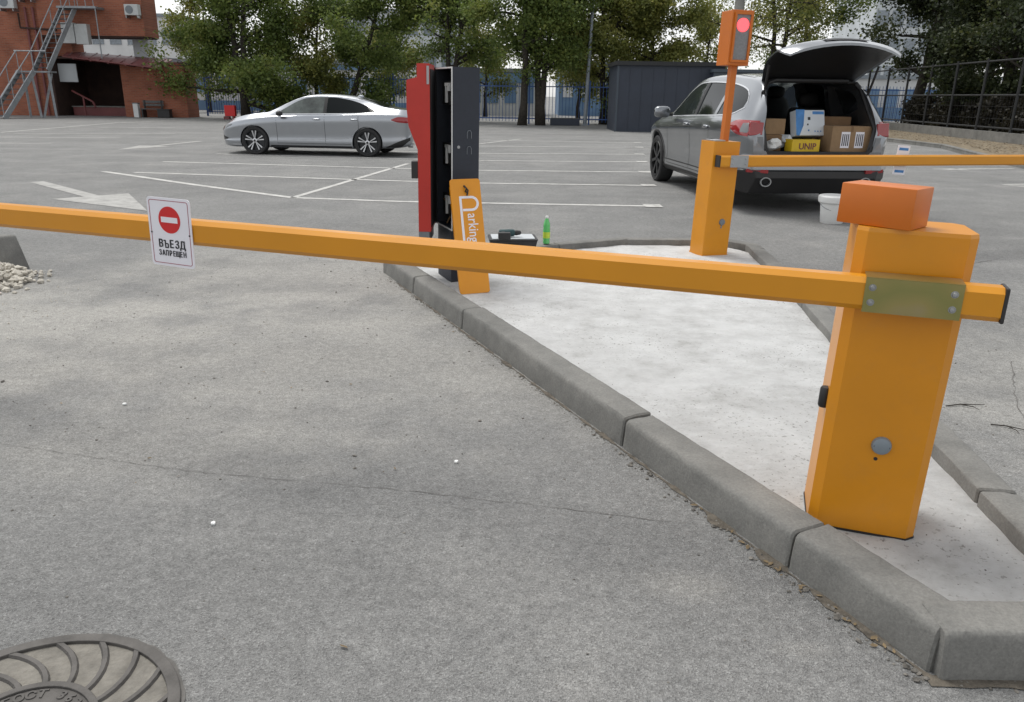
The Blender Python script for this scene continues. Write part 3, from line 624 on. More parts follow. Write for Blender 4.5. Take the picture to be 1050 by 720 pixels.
for x in (.02, .15):
    for z in (-.022, .022): MB().lathe([(.008,0),(.008,.004),(.0,.006)], 8, Matrix.Translation((x,-.0385,z)) @ rot_to((0,-1,0))).build('bolt', M['steel'], bm2)
MB().box((-.03,.035,-.03), (.12,.046,.03)).build('boom_hub', M['steel'], bm2)
bpy.context.view_layer.update()
b2w = g2.matrix_basis @ bm2.matrix_basis
s2 = thing('boom_sign', 'small white and blue sign strapped behind the far boom', 'sign')
s2.matrix_world = Matrix.Translation(b2w @ Vector((1.93, .0385, 0))) @ rot_to((b2w.to_3x3() @ Vector((0,-1,0))).normalized(), (0,0,1)) @ Matrix.Rotation(R(-4), 4, 'Z')
MB().prism(rrect(.145,.27,.008), 0, .003).build('plate', M['sign_white'], s2)
for y in (.10, -.105): MB().box((-.055,y-.012,.003), (.055,y+.012,.004)).build('blue_band', M['blue_print'], s2)

# ------------------------------------------------------------------ KIOSK
kx = thing('ticket_kiosk', 'navy ticket kiosk standing open with a thick red door ajar', 'ticket kiosk', (-.455,5.735,PZ-.004), 22, .6)
# local: +x = back (away from lane), -x = lane side opening, +y = far side
KD, KW, KB, KT = .20, .40, .40, 1.54
MB().box((.0,.03,0), (KD-.02,KW-.03,KB)).build('plinth', M['navy'], kx)
t = .014
sb_ = MB().box((0,0,KB), (KD,t,KT)).box((0,KW-t,KB), (KD,KW,KT)).box((KD-t,t,KB), (KD,KW-t,KT)).box((0,t,KT-t), (KD-t,KW-t,KT)).box((0,t,KB), (KD-t,KW-t,KB+t)).build('body', M['navy'], kx)
fr = MB()
for a, b in (((-.006,-.001,KB),(-.0005,.010,KT)), ((-.006,.010,KT-.010),(-.0005,KW-.010,KT)), ((-.006,.010,KB),(-.0005,KW-.010,KB+.010))): fr.box(a, b)
fr.build('frame_edge', M['white_plastic'], kx)
MB().box((KD-t-.006,t,KB+t), (KD-t-.001,KW-t,KT-t)).build('liner', M['dark'], kx)
for z in (.56, .93, 1.36):
    md = MB().box((.03,.12,z-.075), (.15,.33,z+.085)).build('module', M['dark'], kx)
    MB().box((.012,.135,z+.02), (.029,.165,z+.075)).box((.012,.165,z+.055), (.029,.23,z+.075)).box((.012,.20,z-.06), (.029,.215,z+.055)).build('latch', M['white_plastic'], md)
MB().tube([(.02,.06,.42),(.03,.10,.5),(.04,.13,.47),(.05,.2,.56),(.03,.3,.6)], .008, 6).tube([(.02,.2,.43),(.05,.15,.52),(.05,.1,.62),(.06,.12,.8)], .006, 6).build('cable', M['card_dark'], kx)
MB().lathe([(.011,0),(.011,.004)], 12, Matrix.Translation((.045,0,1.0)) @ rot_to((0,-1,0))).build('lock', M['steel'], kx)
a_ = MB()
for cx, cz, s in ((.125,1.09,1), (.125,.98,1)):
    a_.tube([(cx-.016,-.003,cz-.03),(cx-.016,-.003,cz+.01),(cx-.008,-.003,cz+.024),(cx+.008,-.003,cz+.024),(cx+.016,-.003,cz+.01),(cx+.016,-.003,cz-.03)], .0022, 5)
a_.build('scratch_mark', M['grey_plastic'], kx)
# door: thick red cover hinged at the far edge
dr = MB(); prof = [(0,KB+.0),(0,KT+.015),(-.088,KT+.015),(-.088,KT-.075),(-.16,KT-.095),(-.162,1.26),(-.150,1.14),(-.108,1.03),(-.088,.98),(-.088,KB)]
n = len(prof); dr.add([(x, 0, z) for x, z in prof] + [(x, -KW-.02, z) for x, z in prof], [tuple(range(n))[::-1], tuple(range(n, 2*n))] + [(i, (i+1) % n, n+(i+1) % n, n+i) for i in range(n)])
door = dr.build('door', M['red'], kx); door.location = (-.012, KW, 0); door.rotation_euler = (0, 0, R(-21))
MB().box((-.088,-KW-.018,KB-.085), (-.012,-.02,KB-.001)).build('door_foot', M['grey_plastic'], door)
MB().box((.0005,-KW,KB+.03), (.006,-.02,KT-.02)).build('door_liner', M['dark'], door)
MB().box((-.135,-KW-.025,.78), (-.0885,-KW+.05,.90)).build('speaker_box', M['black'], door, bevel=.005)
MB().box((-.02,-KW-.028,KT-.12), (-.003,-KW-.0205,KT-.0)).build('edge_trim', M['steel'], door)

MB().box((-.03,KW-.006,KB), (-.001,KW+.012,KT)).build('hinge', M['dark'], kx)

# leaning orange cover panel
pn = thing('cover_panel', 'orange panel with white lettering leaning against the open kiosk', 'panel', (-.268,5.435,PZ), 0)
top = Vector((-.355,5.655,.845)); base = Vector((-.268,5.435,PZ+.002)); up = (top-base).normalized(); PL = (top-base).length
right_ = Vector((.215,.075,0)).normalized(); nrm = right_.cross(up).normalized()
if nrm.y > 0: nrm = -nrm
xr = up.cross(nrm).normalized()
mp_ = Matrix((xr, up, nrm)).transposed().to_4x4(); mp_.translation = base
pn.matrix_world = mp_
pb = MB().prism([(x, y+PL/2) for x, y in rrect(.222, PL, .02)], -.012, 0).build('panel', M['panel_orange'], pn)
MB().box((-.110,.03,-.03), (-.100,PL-.05,-.0122)).box((.100,.03,-.03), (.110,PL-.05,-.0122)).build('folded_edge', M['orange'], pn)
# logo: big P outline, lettering running down
lp = [(-.045,.30),(-.045,PL-.13),(.035,PL-.13)] + [(.035+.045*math.sin(a*math.pi/10), PL-.175+.045*math.cos(a*math.pi/10)) for a in range(1,10)] + [(.035,PL-.22),(-.028,PL-.22)]
tb = MB()
for i in range(len(lp)-1):
    a, b = Vector((*lp[i],0)), Vector((*lp[i+1],0)); d = (b-a).normalized(); q = Vector((-d.y,d.x,0))*.0085; a = a-d*.0055; b = b+d*.0055; z0, z1 = .0004+.00012*(i % 3), .0012+.00012*(i % 3)
    tb.add([v+Vector((0,0,z)) for z in (z0,z1) for v in (a+q,a-q,b-q,b+q)], [(3,2,1,0),(4,5,6,7),(0,1,5,4),(1,2,6,5),(2,3,7,6),(3,0,4,7)])
tb.build('logo_outline', M['sign_white'], pn)
text_part('lettering', 'arking S', .105, M['sign_white'], pn, Matrix.Translation((.03,PL-.245,.001)) @ Matrix.Rotation(R(-90), 4, 'Z'), .0006, .80, 'LEFT', bold=.0006)
MB().tube([(-.01,PL-.05,.004),(.0,PL-.075,.03),(-.005,PL-.09,.012),(.008,PL-.105,.02)], .007, 6).tube([(.0,PL-.075,.03),(.012,PL-.085,.02),(.004,PL-.12,.01)], .006, 6).build('cable_stub', M['black'], pn)

# tool case, drill, bottle
tcx = thing('tool_case', 'black plastic tool case with pale lid on the island behind the orange panel', 'tool case', (-.01,6.82,PZ), 6)
MB().add([(-.17,-.11,0),(.17,-.11,0),(.17,.11,0),(-.17,.11,0),(-.205,-.135,.155),(.205,-.135,.155),(.205,.135,.155),(-.205,.135,.155)], [(3,2,1,0),(4,5,6,7),(0,1,5,4),(1,2,6,5),(2,3,7,6),(3,0,4,7)]).build('case', M['black'], tcx, bevel=.006)
MB().prism(rrect(.42,.28,.02), .156, .170).build('rim', M['black'], tcx)
MB().prism(rrect(.37,.235,.015), .170, .176).build('lid', M['palewall'] if 'palewall' in M else M['steel'], tcx)
MB().box((-.05,-.147,.09), (.05,-.136,.125)).build('clasp', M['grey_plastic'], tcx)
dz = thing('cordless_drill', 'dark cordless drill lying on the tool case lid', 'drill', (-.06,6.785,PZ+.178), 6)
MB().lathe([(.018,0),(.03,.01),(.032,.09),(.03,.13),(.022,.14)], 14, Matrix.Translation((-.07,0,.034)) @ rot_to((1,0,0))).build('motor_body', M['teal'], dz, smooth=True)
MB().lathe([(.022,0),(.024,.01),(.018,.045),(.008,.055)], 12, Matrix.Translation((.072,0,.034)) @ rot_to((1,0,0))).build('chuck', M['black'], dz, smooth=True)
MB().box((-.055,-.13,.014), (-.012,-.015,.05)).build('handle', M['black'], dz, bevel=.01)
MB().box((-.085,-.155,.0), (.02,-.10,.06)).build('battery', M['black'], dz, bevel=.008)
bt = thing('plastic_bottle', 'green plastic bottle with yellow-green label standing on the kerb', 'bottle', (.30,7.10,.125), 0)
MB().lathe([(.022,0),(.031,.006),(.032,.02),(.029,.035),(.032,.05),(.032,.13),(.029,.145),(.032,.16),(.028,.19),(.016,.225),(.013,.235)], 18).build('bottle_body', M['bottle'], bt, smooth=True)
MB().lathe([(.0328,.055),(.0328,.11)], 18, None, False).build('label', M['bottle_label'], bt, smooth=True)
MB().lathe([(.0145,.235),(.0145,.252),(.012,.254)], 14).build('cap', M['white_plastic'], bt, smooth=True)

# ------------------------------------------------------------------ MANHOLE COVER
mhx = thing('manhole_cover', 'cast iron manhole cover with curved ribs set in the asphalt', 'manhole cover', (-1.125,1.425,0), 0)
ring([(.348*math.cos(i*math.pi/36), .348*math.sin(i*math.pi/36)) for i in range(72)], [(.318*math.cos(i*math.pi/36), .318*math.sin(i*math.pi/36)) for i in range(72)], .001, .012).build('rim', M['iron'], mhx, bevel=.002)
ring([(.356*math.cos(i*math.pi/36)*(1+.012*math.sin(i*1.7)), .356*math.sin(i*math.pi/36)*(1+.012*math.sin(i*2.3))) for i in range(72)], [(.345*math.cos(i*math.pi/36), .345*math.sin(i*math.pi/36)) for i in range(72)], .0005, .0035).build('joint', M['crack'], mhx)
MB().lathe([(.32,.0005),(.32,.002)], 48).build('sandy_bed', M['sand'], mhx)
ring([(.168*math.cos(i*math.pi/24), .168*math.sin(i*math.pi/24)) for i in range(48)], [(.150*math.cos(i*math.pi/24), .150*math.sin(i*math.pi/24)) for i in range(48)], .002, .011).build('hub_ring', M['iron'], mhx, bevel=.002)
MB().lathe([(.150,.002),(.150,.0045)], 40).build('hub', M['iron'], mhx)
for q in range(18):
    a0 = q*2*math.pi/18; pts = []
    for i in range(8):
        t = i/7; rr_ = .162+.160*t; aa = a0 + .42*t**1.3; pts.append((rr_*math.cos(aa), rr_*math.sin(aa)))
    P = [Vector((*p, 0)) for p in pts]; V = []
    for i, p in enumerate(P):
        d = (P[min(i+1,7)]-P[max(i-1,0)]).normalized(); nn = Vector((-d.y,d.x,0)); 
        V += [p+nn*.0095+Vector((0,0,.002)), p+nn*.0055+Vector((0,0,.010)), p-nn*.0055+Vector((0,0,.010)), p-nn*.0095+Vector((0,0,.002))]
    MB().add(V, [(4*i+k, 4*i+k+1, 4*i+k+5, 4*i+k+4) for i in range(7) for k in range(3)]).build('rib', M['iron'], mhx)
for i, ch in enumerate('ГОСТ 3634-'):
    a = R(132 - i*11.5)
    if ch != ' ': text_part('letter', ch, .036, M['iron'], mhx, Matrix.Translation((.128*math.cos(a), .128*math.sin(a), .0045)) @ Matrix.Rotation(a-math.pi/2, 4, 'Z'), .003, 1, bold=.001)

# ------------------------------------------------------------------ BROKEN KERB AND GRAVEL, far left
bk = thing('broken_kerb', 'upended grey kerb block beside the gravel heap', 'kerb block', (-4.22,6.28,0), -12)
MB().add([(-.5,-.10,-.02),(.20,-.10,-.02),(.22,.10,-.02),(-.5,.10,-.02),(-.5,-.08,.27),(.11,-.08,.29),(.14,.09,.28),(-.5,.09,.26)], [(3,2,1,0),(4,5,6,7),(0,1,5,4),(1,2,6,5),(2,3,7,6),(3,0,4,7)]).build('block', M['kerb'], bk, bevel=.02, smooth=True)
r = random.Random(22); sp = []
for i in range(640):
    x, y = -4.02+r.gauss(0,.17), 5.75+r.gauss(0,.20); d = math.hypot((x+4.05)/.42, (y-5.85)/.45)
    if d > 1.3: continue
    sp.append((x, y, max(0, .17*(1-d))*r.random(), r.uniform(.014,.036)))
for i in range(150): sp.append((-3.6+r.gauss(0,.35), 5.1+r.gauss(0,.5), 0, r.uniform(.003,.009)))
scatter('gravel_heap', M['gravel'], sp, 'heap of pale crushed limestone at the left edge', 'gravel', .8, 9)

# ------------------------------------------------------------------ CARS
def interp(keys, x):
    """Catmull-Rom style monotone interpolation through (x, v...) keys"""
    ks = sorted(keys)
    if x <= ks[0][0]: return ks[0][1]
    if x >= ks[-1][0]: return ks[-1][1]
    for i in range(len(ks)-1):
        if ks[i][0] <= x <= ks[i+1][0]:
            x0, v0 = ks[i]; x1, v1 = ks[i+1]; h = x1-x0; d = (v1-v0)/h
            def slope(j):
                if j <= 0 or j >= len(ks)-1: return None
                a = (ks[j][1]-ks[j-1][1])/(ks[j][0]-ks[j-1][0]); b = (ks[j+1][1]-ks[j][1])/(ks[j+1][0]-ks[j][0])
                return 0 if a*b <= 0 else 2*a*b/(a+b)
            m0 = slope(i); m1 = slope(i+1); m0 = d if m0 is None else m0; m1 = d if m1 is None else m1
            t = (x-x0)/h
            return v0*(2*t**3-3*t*t+1)+m0*h*(t**3-2*t*t+t)+v1*(-2*t**3+3*t*t)+m1*h*(t**3-t*t)
def catmull(P, n):
    out = []
    for i in range(len(P)-1):
        p0, p1, p2, p3 = P[max(i-1,0)], P[i], P[i+1], P[min(i+2,len(P)-1)]
        for k in range(n):
            t = k/n; q = []
            for a in range(2): q.append(.5*(2*p1[a]+(p2[a]-p0[a])*t+(2*p0[a]-5*p1[a]+4*p2[a]-p3[a])*t*t+(3*p1[a]-p0[a]-3*p2[a]+p3[a])*t**3))
            out.append((max(0, q[0]), q[1]))
    out.append(P[-1]); return out
class Car:
    def __init__(s, prm): s.p = prm
    def sec(s, x):
        I = lambda k: interp(s.p[k], x)
        zb, zs, zt, wb, wt = I('zb'), I('zs'), I('zt'), I('wb'), I('wt')
        zr = zs+.012+(zt-zs-.012)*.86; hump = I('crease') if 'crease' in s.p else .0
        P = [(0,zb),(.70*wb,zb),(.90*wb,zb+.015),(.955*wb,zb+.07),(.975*wb,zb+.15),(.968*wb,zb+.36*(zs-zb)),(.985*wb,zb+.60*(zs-zb)),(1.0*wb,zs-.16*(zs-zb)),(.965*wb,zs-.02),(.93*wb,zs+.008)]
        yb = .93*wb
        P += [(yb+(wt-yb)*.5+.012*min(1,(zt-zs)*4), zs+(zr-zs)*.5), (wt+.008,zr-.012),(wt-.035,zr+(zt-zr)*.45),(wt*.72,zt-(zt-zr)*.22),(wt*.36,zt-(zt-zr)*.05),(0,zt)]
        return catmull(P, 3)
    def yside(s, x, z):
        S = s.sec(x); best = 0
        for i in range(3, len(S)-1):
            (y0,z0),(y1,z1) = S[i], S[i+1]
            if min(z0,z1) <= z <= max(z0,z1) and abs(z1-z0) > 1e-6: best = max(best, y0+(y1-y0)*(z-z0)/(z1-z0))
        return best
    def ztop(s, x, y):
        S = s.sec(x); y = abs(y); best = S[-1][1] if y < .001 else 0
        for i in range(len(S)//2, len(S)-1):
            (y0,z0),(y1,z1) = S[i], S[i+1]
            if min(y0,y1) <= y <= max(y0,y1) and abs(y1-y0) > 1e-6: best = max(best, z0+(z1-z0)*(y-y0)/(y1-y0))
        return best
    def body(s, parent, m, xs, wells, cut=(), mats=()):
        mb = MB(); V = []; n = None
        for x in xs:
            S = s.sec(x); ringp = [(y,z) for y,z in S] + [(-y,z) for y,z in S[-2:0:-1]]; n = len(ringp); V += [(x,y,z) for y,z in ringp]
        F = [(i*n+k, (i+1)*n+k, (i+1)*n+(k+1) % n, i*n+(k+1) % n) for i in range(len(xs)-1) for k in range(n)]
        F += [tuple(range(n)), tuple(range((len(xs)-1)*n, len(xs)*n))[::-1]]
        mb.add(V, F); o = mb.build('body', m, parent, smooth=True); 
        for mm in mats: o.data.materials.append(mm)
        bmx = bmesh.new(); bmx.from_mesh(o.data); bmesh.ops.recalc_face_normals(bmx, faces=bmx.faces); bmx.to_mesh(o.data); bmx.free()
        cs = list(cut)
        for wx, wr in wells:
            for sgn in (1, -1):
                c = MB().lathe([(wr,-.30),(wr,.30)], 36, Matrix.Translation((wx, sgn*.92, s.p['wz'])) @ rot_to((0,1,0), (1,0,0))).build('cutter', M['car_black']); c.parent = parent; cs.append(c)
        boolean(o, cs)
        return o
    def side_patch(s, name, x0, x1, lo, hi, m, parent, off=.003, nx=18, nz=8, sides=(1,-1)):
        """strip between z=lo(x) and z=hi(x) on the car's flank"""
        for sg in sides:
            V = []; F = []
            for i in range(nx+1):
                x = x0+(x1-x0)*i/nx; a, b = lo(x), hi(x)
                for k in range(nz+1):
                    z = a+(b-a)*k/nz; V.append((x, sg*(s.yside(x,z)+off), z))
            F = [(i*(nz+1)+k, (i+1)*(nz+1)+k, (i+1)*(nz+1)+k+1, i*(nz+1)+k+1) for i in range(nx) for k in range(nz)]
            if sg < 0: F = [f[::-1] for f in F]
            MB().add(V, F).build(name, m, parent, smooth='all')
    def top_patch(s, name, x0, x1, wfun, m, parent, off=.004, nx=12, ny=12):
        V = []; F = []
        for i in range(nx+1):
            x = x0+(x1-x0)*i/nx; w_ = wfun(x)
            for k in range(ny+1):
                y = -w_+2*w_*k/ny; V.append((x, y, s.ztop(x,y)+off))
        F = [(i*(ny+1)+k, (i+1)*(ny+1)+k, (i+1)*(ny+1)+k+1, i*(ny+1)+k+1) for i in range(nx) for k in range(ny)]
        return MB().add(V, F).build(name, m, parent, smooth='all')
def lin(*pts):
    def f(x):
        return interp([tuple(p) for p in pts], x)
    return f
def wheel(parent, x, y, z, r, wd, side, spokes, rim_m, dark_m, style):
    """wheel with tyre and rim, face towards +side"""
    o = bpy.data.objects.new('wheel', None); o.empty_display_size = .1; C.objects.link(o); o.parent = parent; o.location = (x,y,z); o.rotation_euler = (0,0,0 if side > 0 else math.pi)
    mt = rot_to((0,1,0), (0,0,1)); rr = r*.765
    MB().lathe([(rr,-wd/2),(r*.93,-wd/2),(r*.985,-wd/2+.02),(r,-wd/2+.05),(r,wd/2-.05),(r*.985,wd/2-.018),(r*.93,wd/2),(rr*1.03,wd/2-.005),(rr,wd/2-.02)], 40, mt, False).build('tyre', M['rubber'], o, smooth=True)
    rm = MB().lathe([(rr*1.0,wd/2-.012),(rr*.985,wd/2-.004),(rr*.93,wd/2-.006),(rr*.92,wd/2-.05),(rr*.9,wd/2-.09),(0.001,wd/2-.09)], 40, mt, False)
    rm.f = rm.f[:-1] if False else rm.f
    rm.build('rim', dark_m, o, smooth=True)
    sp_m = MB(); zf = wd/2-.01
    for k in range(spokes):
        a = 2*math.pi*k/spokes + math.pi/2
        for da in ((-.19, .19) if style == 'twin' else (0,)):
            p = lambda rad, ang, dz: mt @ Vector((rad*math.cos(ang), rad*math.sin(ang), zf+dz))
            w0, w1 = (.06, .08) if style == 'twin' else (.18, .13)
            i0, i1 = r*.13, rr*.95; a1 = a+da*1.0; a0 = a+da*.35
            V = [p(i0,a0-w0*2.2,-.012),p(i0,a0+w0*2.2,-.012),p(i1,a1+w1*.8,0),p(i1,a1-w1*.8,0),p(i0,a0-w0*2.2,-.05),p(i0,a0+w0*2.2,-.05),p(i1,a1+w1*.8,-.05),p(i1,a1-w1*.8,-.05)]
            sp_m.add(V, [(0,1,2,3),(0,4,5,1),(1,5,6,2),(3,2,6,7),(0,3,7,4)])
    sp_m.lathe([(r*.16,zf-.05),(r*.16,zf-.012),(r*.10,zf-.004),(0,zf-.002)], 20, mt)
    sp_m.build('spokes', rim_m, o, smooth=False)
    MB().lathe([(r*.085,zf-.003),(r*.08,zf+.003),(0,zf+.004)], 16, mt).build('hub_cap', M['car_black'], o, smooth=True)
    return o
def ell(parent, name, c, rad, m, n=14, squash=2.4):
    mb = MB(); bmx = bmesh.new(); bmesh.ops.create_uvsphere(bmx, u_segments=n, v_segments=8, radius=1)
    f = lambda t: math.copysign(abs(t)**(2/squash), t)
    V = [(c[0]+rad[0]*f(v.co.x), c[1]+rad[1]*f(v.co.y), c[2]+rad[2]*f(v.co.z)) for v in bmx.verts]; F = [[v.index for v in fa.verts] for fa in bmx.faces]; bmx.free()
    return mb.add(V, F).build(name, m, parent, smooth='all')

# --- silver sedan, side on
sd_ = thing('sedan', 'silver four-door sedan parked side-on in the lot', 'car', (-4.66,19.55,0), 174.5)
sd_.scale = (.951,)*3
S1 = Car(dict(wz=.335,
    zb=[(-2.49,.42),(-2.40,.26),(-2.0,.20),(-1,.17),(1,.17),(2.0,.17),(2.3,.20),(2.39,.30)],
    zs=[(-2.49,.80),(-2.44,.93),(-2.2,.99),(-1.7,1.00),(-1,.985),(0,.955),(.8,.925),(1.3,.88),(1.8,.80),(2.15,.70),(2.33,.60),(2.39,.52)],
    zt=[(-2.49,.86),(-2.45,1.00),(-2.38,1.085),(-2.2,1.115),(-1.85,1.16),(-1.45,1.285),(-1.05,1.385),(-.6,1.438),(-.2,1.45),(.1,1.43),(.35,1.365),(.65,1.23),(.95,1.075),(1.1,1.015),(1.5,.965),(1.9,.885),(2.15,.79),(2.32,.67),(2.39,.58)],
    wb=[(-2.49,.60),(-2.45,.72),(-2.3,.83),(-1.9,.90),(-1.4,.922),(-.5,.905),(.5,.905),(1.4,.92),(1.9,.88),(2.15,.80),(2.3,.66),(2.39,.48)],
    wt=[(-2.49,.48),(-2.2,.66),(-1.8,.62),(-1.3,.56),(-.8,.575),(-.2,.59),(.3,.60),(.8,.68),(1.05,.74),(1.5,.74),(1.9,.66),(2.2,.54),(2.39,.36)]))
xs = [-2.49,-2.47,-2.45,-2.42,-2.38,-2.33]+[-2.26+i*.08 for i in range(56)]+[2.24,2.29,2.33,2.36,2.38,2.39]
S1.body(sd_, M['silver'], xs, [(1.415,.375),(-1.415,.375)])
for x in (1.415,-1.415):
    for s in (1,-1): wheel(sd_, x, s*.80, .337, .337, .225, s, 5, M['rim'], M['dark_rim'], 'twin')
gl_lo = lin((-1.62,1.055),(-1.2,1.02),(-.3,1.0),(.5,.985),(.85,.975)); gl_hi = lin((-1.62,1.06),(-1.45,1.145),(-1.2,1.25),(-.9,1.325),(-.55,1.37),(-.2,1.375),(.1,1.35),(.35,1.27),(.62,1.12),(.85,.98))
S1.side_patch('window', -.33, .85, gl_lo, gl_hi, M['frontglass'], sd_)
S1.side_patch('window', -1.62, -.41, gl_lo, gl_hi, M['carglass'], sd_)
S1.side_patch('window_pillar', -.41, -.33, gl_lo, gl_hi, M['car_black'], sd_, .005, 2)
S1.side_patch('window_trim', -1.66, .92, lambda x: gl_lo(x)-.018, lambda x: gl_lo(x)-.002, M['rim'], sd_, .006, 26, 2)
S1.top_patch('windscreen', .27, 1.02, lin((.27,.54),(.6,.60),(1.02,.68)), M['carglass'], sd_)
S1.top_patch('rear_window', -1.82, -1.12, lin((-1.82,.56),(-1.5,.53),(-1.12,.49)), M['carglass'], sd_)
for a, b in ((.83,.835), (-.375,-.37)):
    S1.side_patch('door_gap', a, b+.004, lambda x: .30, lambda x: gl_lo(x)-.02, M['car_black'], sd_, .0015, 1, 10)
S1.side_patch('door_gap', -1.22, -1.21, lambda x: .62, lambda x: gl_lo(x)-.02, M['car_black'], sd_, .0015, 1, 8)
S1.side_patch('door_gap', -1.0, .83, lambda x: .285, lambda x: .293, M['car_black'], sd_, .0015, 20, 1)
S1.side_patch('sill_crease', -.95, .95, lin((-.95,.42),(.95,.335)), lin((-.95,.432),(.95,.345)), M['steel'], sd_, .004, 20, 1)
S1.side_patch('sill', -1.02, 1.02, lambda x: .175, lambda x: .235, M['car_black'], sd_, .004, 16, 2)
for x in (-.18, -1.12):
    for s in (1,-1): ell(sd_, 'door_handle', (x, s*(S1.yside(x,.86)+.012), .862), (.10,.022,.022), M['silver'])
for s in (1,-1):
    ell(sd_, 'mirror', (.70, s*1.0, .985), (.075,.10,.065), M['car_black'])
S1.side_patch('tail_light', -2.44, -2.02, lin((-2.44,.80),(-2.2,.815),(-2.02,.865)), lin((-2.44,.93),(-2.2,.945),(-2.02,.885)), M['tail'], sd_, .006)
S1.side_patch('headlight', 1.98, 2.34, lin((1.98,.70),(2.2,.61),(2.34,.56)), lin((1.98,.725),(2.2,.685),(2.34,.60)), M['lamp_glass'], sd_, .006)
S1.side_patch('bumper_vent', 2.12, 2.32, lin((2.12,.37),(2.32,.33)), lin((2.12,.38),(2.32,.45)), M['car_black'], sd_, .004)
S1.side_patch('rear_valance', -2.44, -1.86, lin((-2.44,.40),(-2.2,.24),(-1.86,.225)), lin((-2.44,.47),(-2.2,.38),(-1.86,.23)), M['car_black'], sd_, .005)
MB().box((2.25,-.5,.36), (2.392,.5,.52)).build('grille', M['car_black'], sd_, bevel=.03)
MB().lathe([(.045,0),(.05,.11)], 14, Matrix.Translation((-2.36,.60,.27)) @ rot_to((-1,0,0))).build('exhaust', M['steel'], sd_)
ell(sd_, 'aerial_fin', (-1.05,0,1.395), (.08,.015,.035), M['silver'])

# --- graphite SUV seen from behind with tailgate up
su = thing('suv', 'dark silver crossover seen from behind with its tailgate raised', 'car', (3.60,12.75,0), 95.0)
su.scale = (1.066,)*3
S2 = Car(dict(wz=.37,
    zb=[(-2.44,.50),(-2.36,.36),(-2.0,.27),(-1,.22),(1,.22),(2.0,.24),(2.25,.30),(2.31,.42)],
    zs=[(-2.44,.92),(-2.38,1.02),(-2.1,1.09),(-1.5,1.10),(-.5,1.07),(.5,1.03),(.9,1.01),(1.4,.98),(1.8,.92),(2.1,.86),(2.31,.72)],
    zt=[(-2.44,1.00),(-2.40,1.14),(-2.32,1.27),(-2.2,1.42),(-2.05,1.53),(-1.9,1.57),(-1.4,1.615),(-.8,1.645),(-.3,1.65),(.1,1.61),(.4,1.50),(.75,1.30),(1.05,1.13),(1.2,1.10),(1.6,1.06),(2.0,.99),(2.2,.92),(2.31,.80)],
    wb=[(-2.44,.80),(-2.38,.87),(-2.2,.915),(-1.8,.94),(-1.375,.95),(-.4,.93),(.5,.93),(1.375,.945),(1.8,.92),(2.1,.83),(2.25,.70),(2.31,.56)],
    wt=[(-2.44,.66),(-2.3,.66),(-2.0,.63),(-1.4,.63),(-.6,.65),(.1,.66),(.5,.70),(.9,.76),(1.2,.79),(1.7,.75),(2.1,.64),(2.31,.45)]))
xs = [-2.44,-2.425,-2.40,-2.36]+[-2.30+i*.08 for i in range(56)]+[2.2,2.25,2.28,2.30,2.31]
def cav(x0, x1, sec0, sec1):
    n = len(sec0); V = [(x0,y,z) for y,z in sec0]+[(x1,y,z) for y,z in sec1]
    o = MB().add(V, [tuple(range(n)), tuple(range(n,2*n))[::-1]]+[(i, n+i, n+(i+1) % n, (i+1) % n) for i in range(n)]).build('cutter', M['dark']); o.parent = su
    bmx = bmesh.new(); bmx.from_mesh(o.data); bmesh.ops.recalc_face_normals(bmx, faces=bmx.faces); bmx.to_mesh(o.data); bmx.free(); return o
opn = [(-.60,.70),(.60,.70),(.66,.76),(.685,1.0),(.60,1.44),(.55,1.51),(.45,1.535),(-.45,1.535),(-.55,1.51),(-.60,1.44),(-.685,1.0),(-.66,.76)]
inn = [(-.70,.71),(.70,.71),(.76,.80),(.76,1.02),(.575,1.47),(.54,1.52),(.45,1.54),(-.45,1.54),(-.54,1.52),(-.575,1.47),(-.76,1.02),(-.76,.80)]
in2 = [(y*.98, z) for y, z in inn]
sglo = lin((-2.05,1.235),(-1.75,1.15),(-1.3,1.125),(-.4,1.10),(.5,1.07),(.85,1.06)); sghi = lin((-2.05,1.25),(-1.9,1.39),(-1.6,1.46),(-1.2,1.50),(-.4,1.525),(0,1.515),(.3,1.44),(.6,1.26),(.85,1.07))
def side_cut(x0, x1):
    n = 14; V = []
    for i in range(n+1):
        x = x0+(x1-x0)*i/n; a, b = sglo(x), max(sghi(x), sglo(x)+.004); V += [(x,-1.3,a),(x,1.3,a),(x,1.3,b),(x,-1.3,b)]
    F = [(0,1,2,3), tuple(4*n+k for k in (3,2,1,0))]+[(4*i+k, 4*(i+1)+k, 4*(i+1)+(k+1) % 4, 4*i+(k+1) % 4) for i in range(n) for k in range(4)]
    o = MB().add(V, F).build('cutter', M['dark']); o.parent = su
    bmx = bmesh.new(); bmx.from_mesh(o.data); bmesh.ops.recalc_face_normals(bmx, faces=bmx.faces); bmx.to_mesh(o.data); bmx.free(); return o
ws = MB(); wsV = []
for x in (.22, .5, .78, 1.0):
    wd = lin((.22,.56),(1.0,.68))(x); z = S2.ztop(x, 0); wsV += [(x,-wd,z-.45),(x,wd,z-.45),(x,wd,z+.3),(x,-wd,z+.3)]
ws.add(wsV, [(0,1,2,3),(15,14,13,12)]+[(4*i+k, 4*(i+1)+k, 4*(i+1)+(k+1) % 4, 4*i+(k+1) % 4) for i in range(3) for k in range(4)])
wsc = ws.build('cutter', M['dark']); wsc.parent = su
bmx = bmesh.new(); bmx.from_mesh(wsc.data); bmesh.ops.recalc_face_normals(bmx, faces=bmx.faces); bmx.to_mesh(wsc.data); bmx.free()
body2 = S2.body(su, M['graphite'], xs, [(1.375,.425),(-1.375,.425)], [cav(-2.7,-1.95,opn,opn), cav(-2.0,.45,opn,in2), side_cut(-1.16,-.36), side_cut(-.28,.82), side_cut(-2.0,-1.26), wsc])
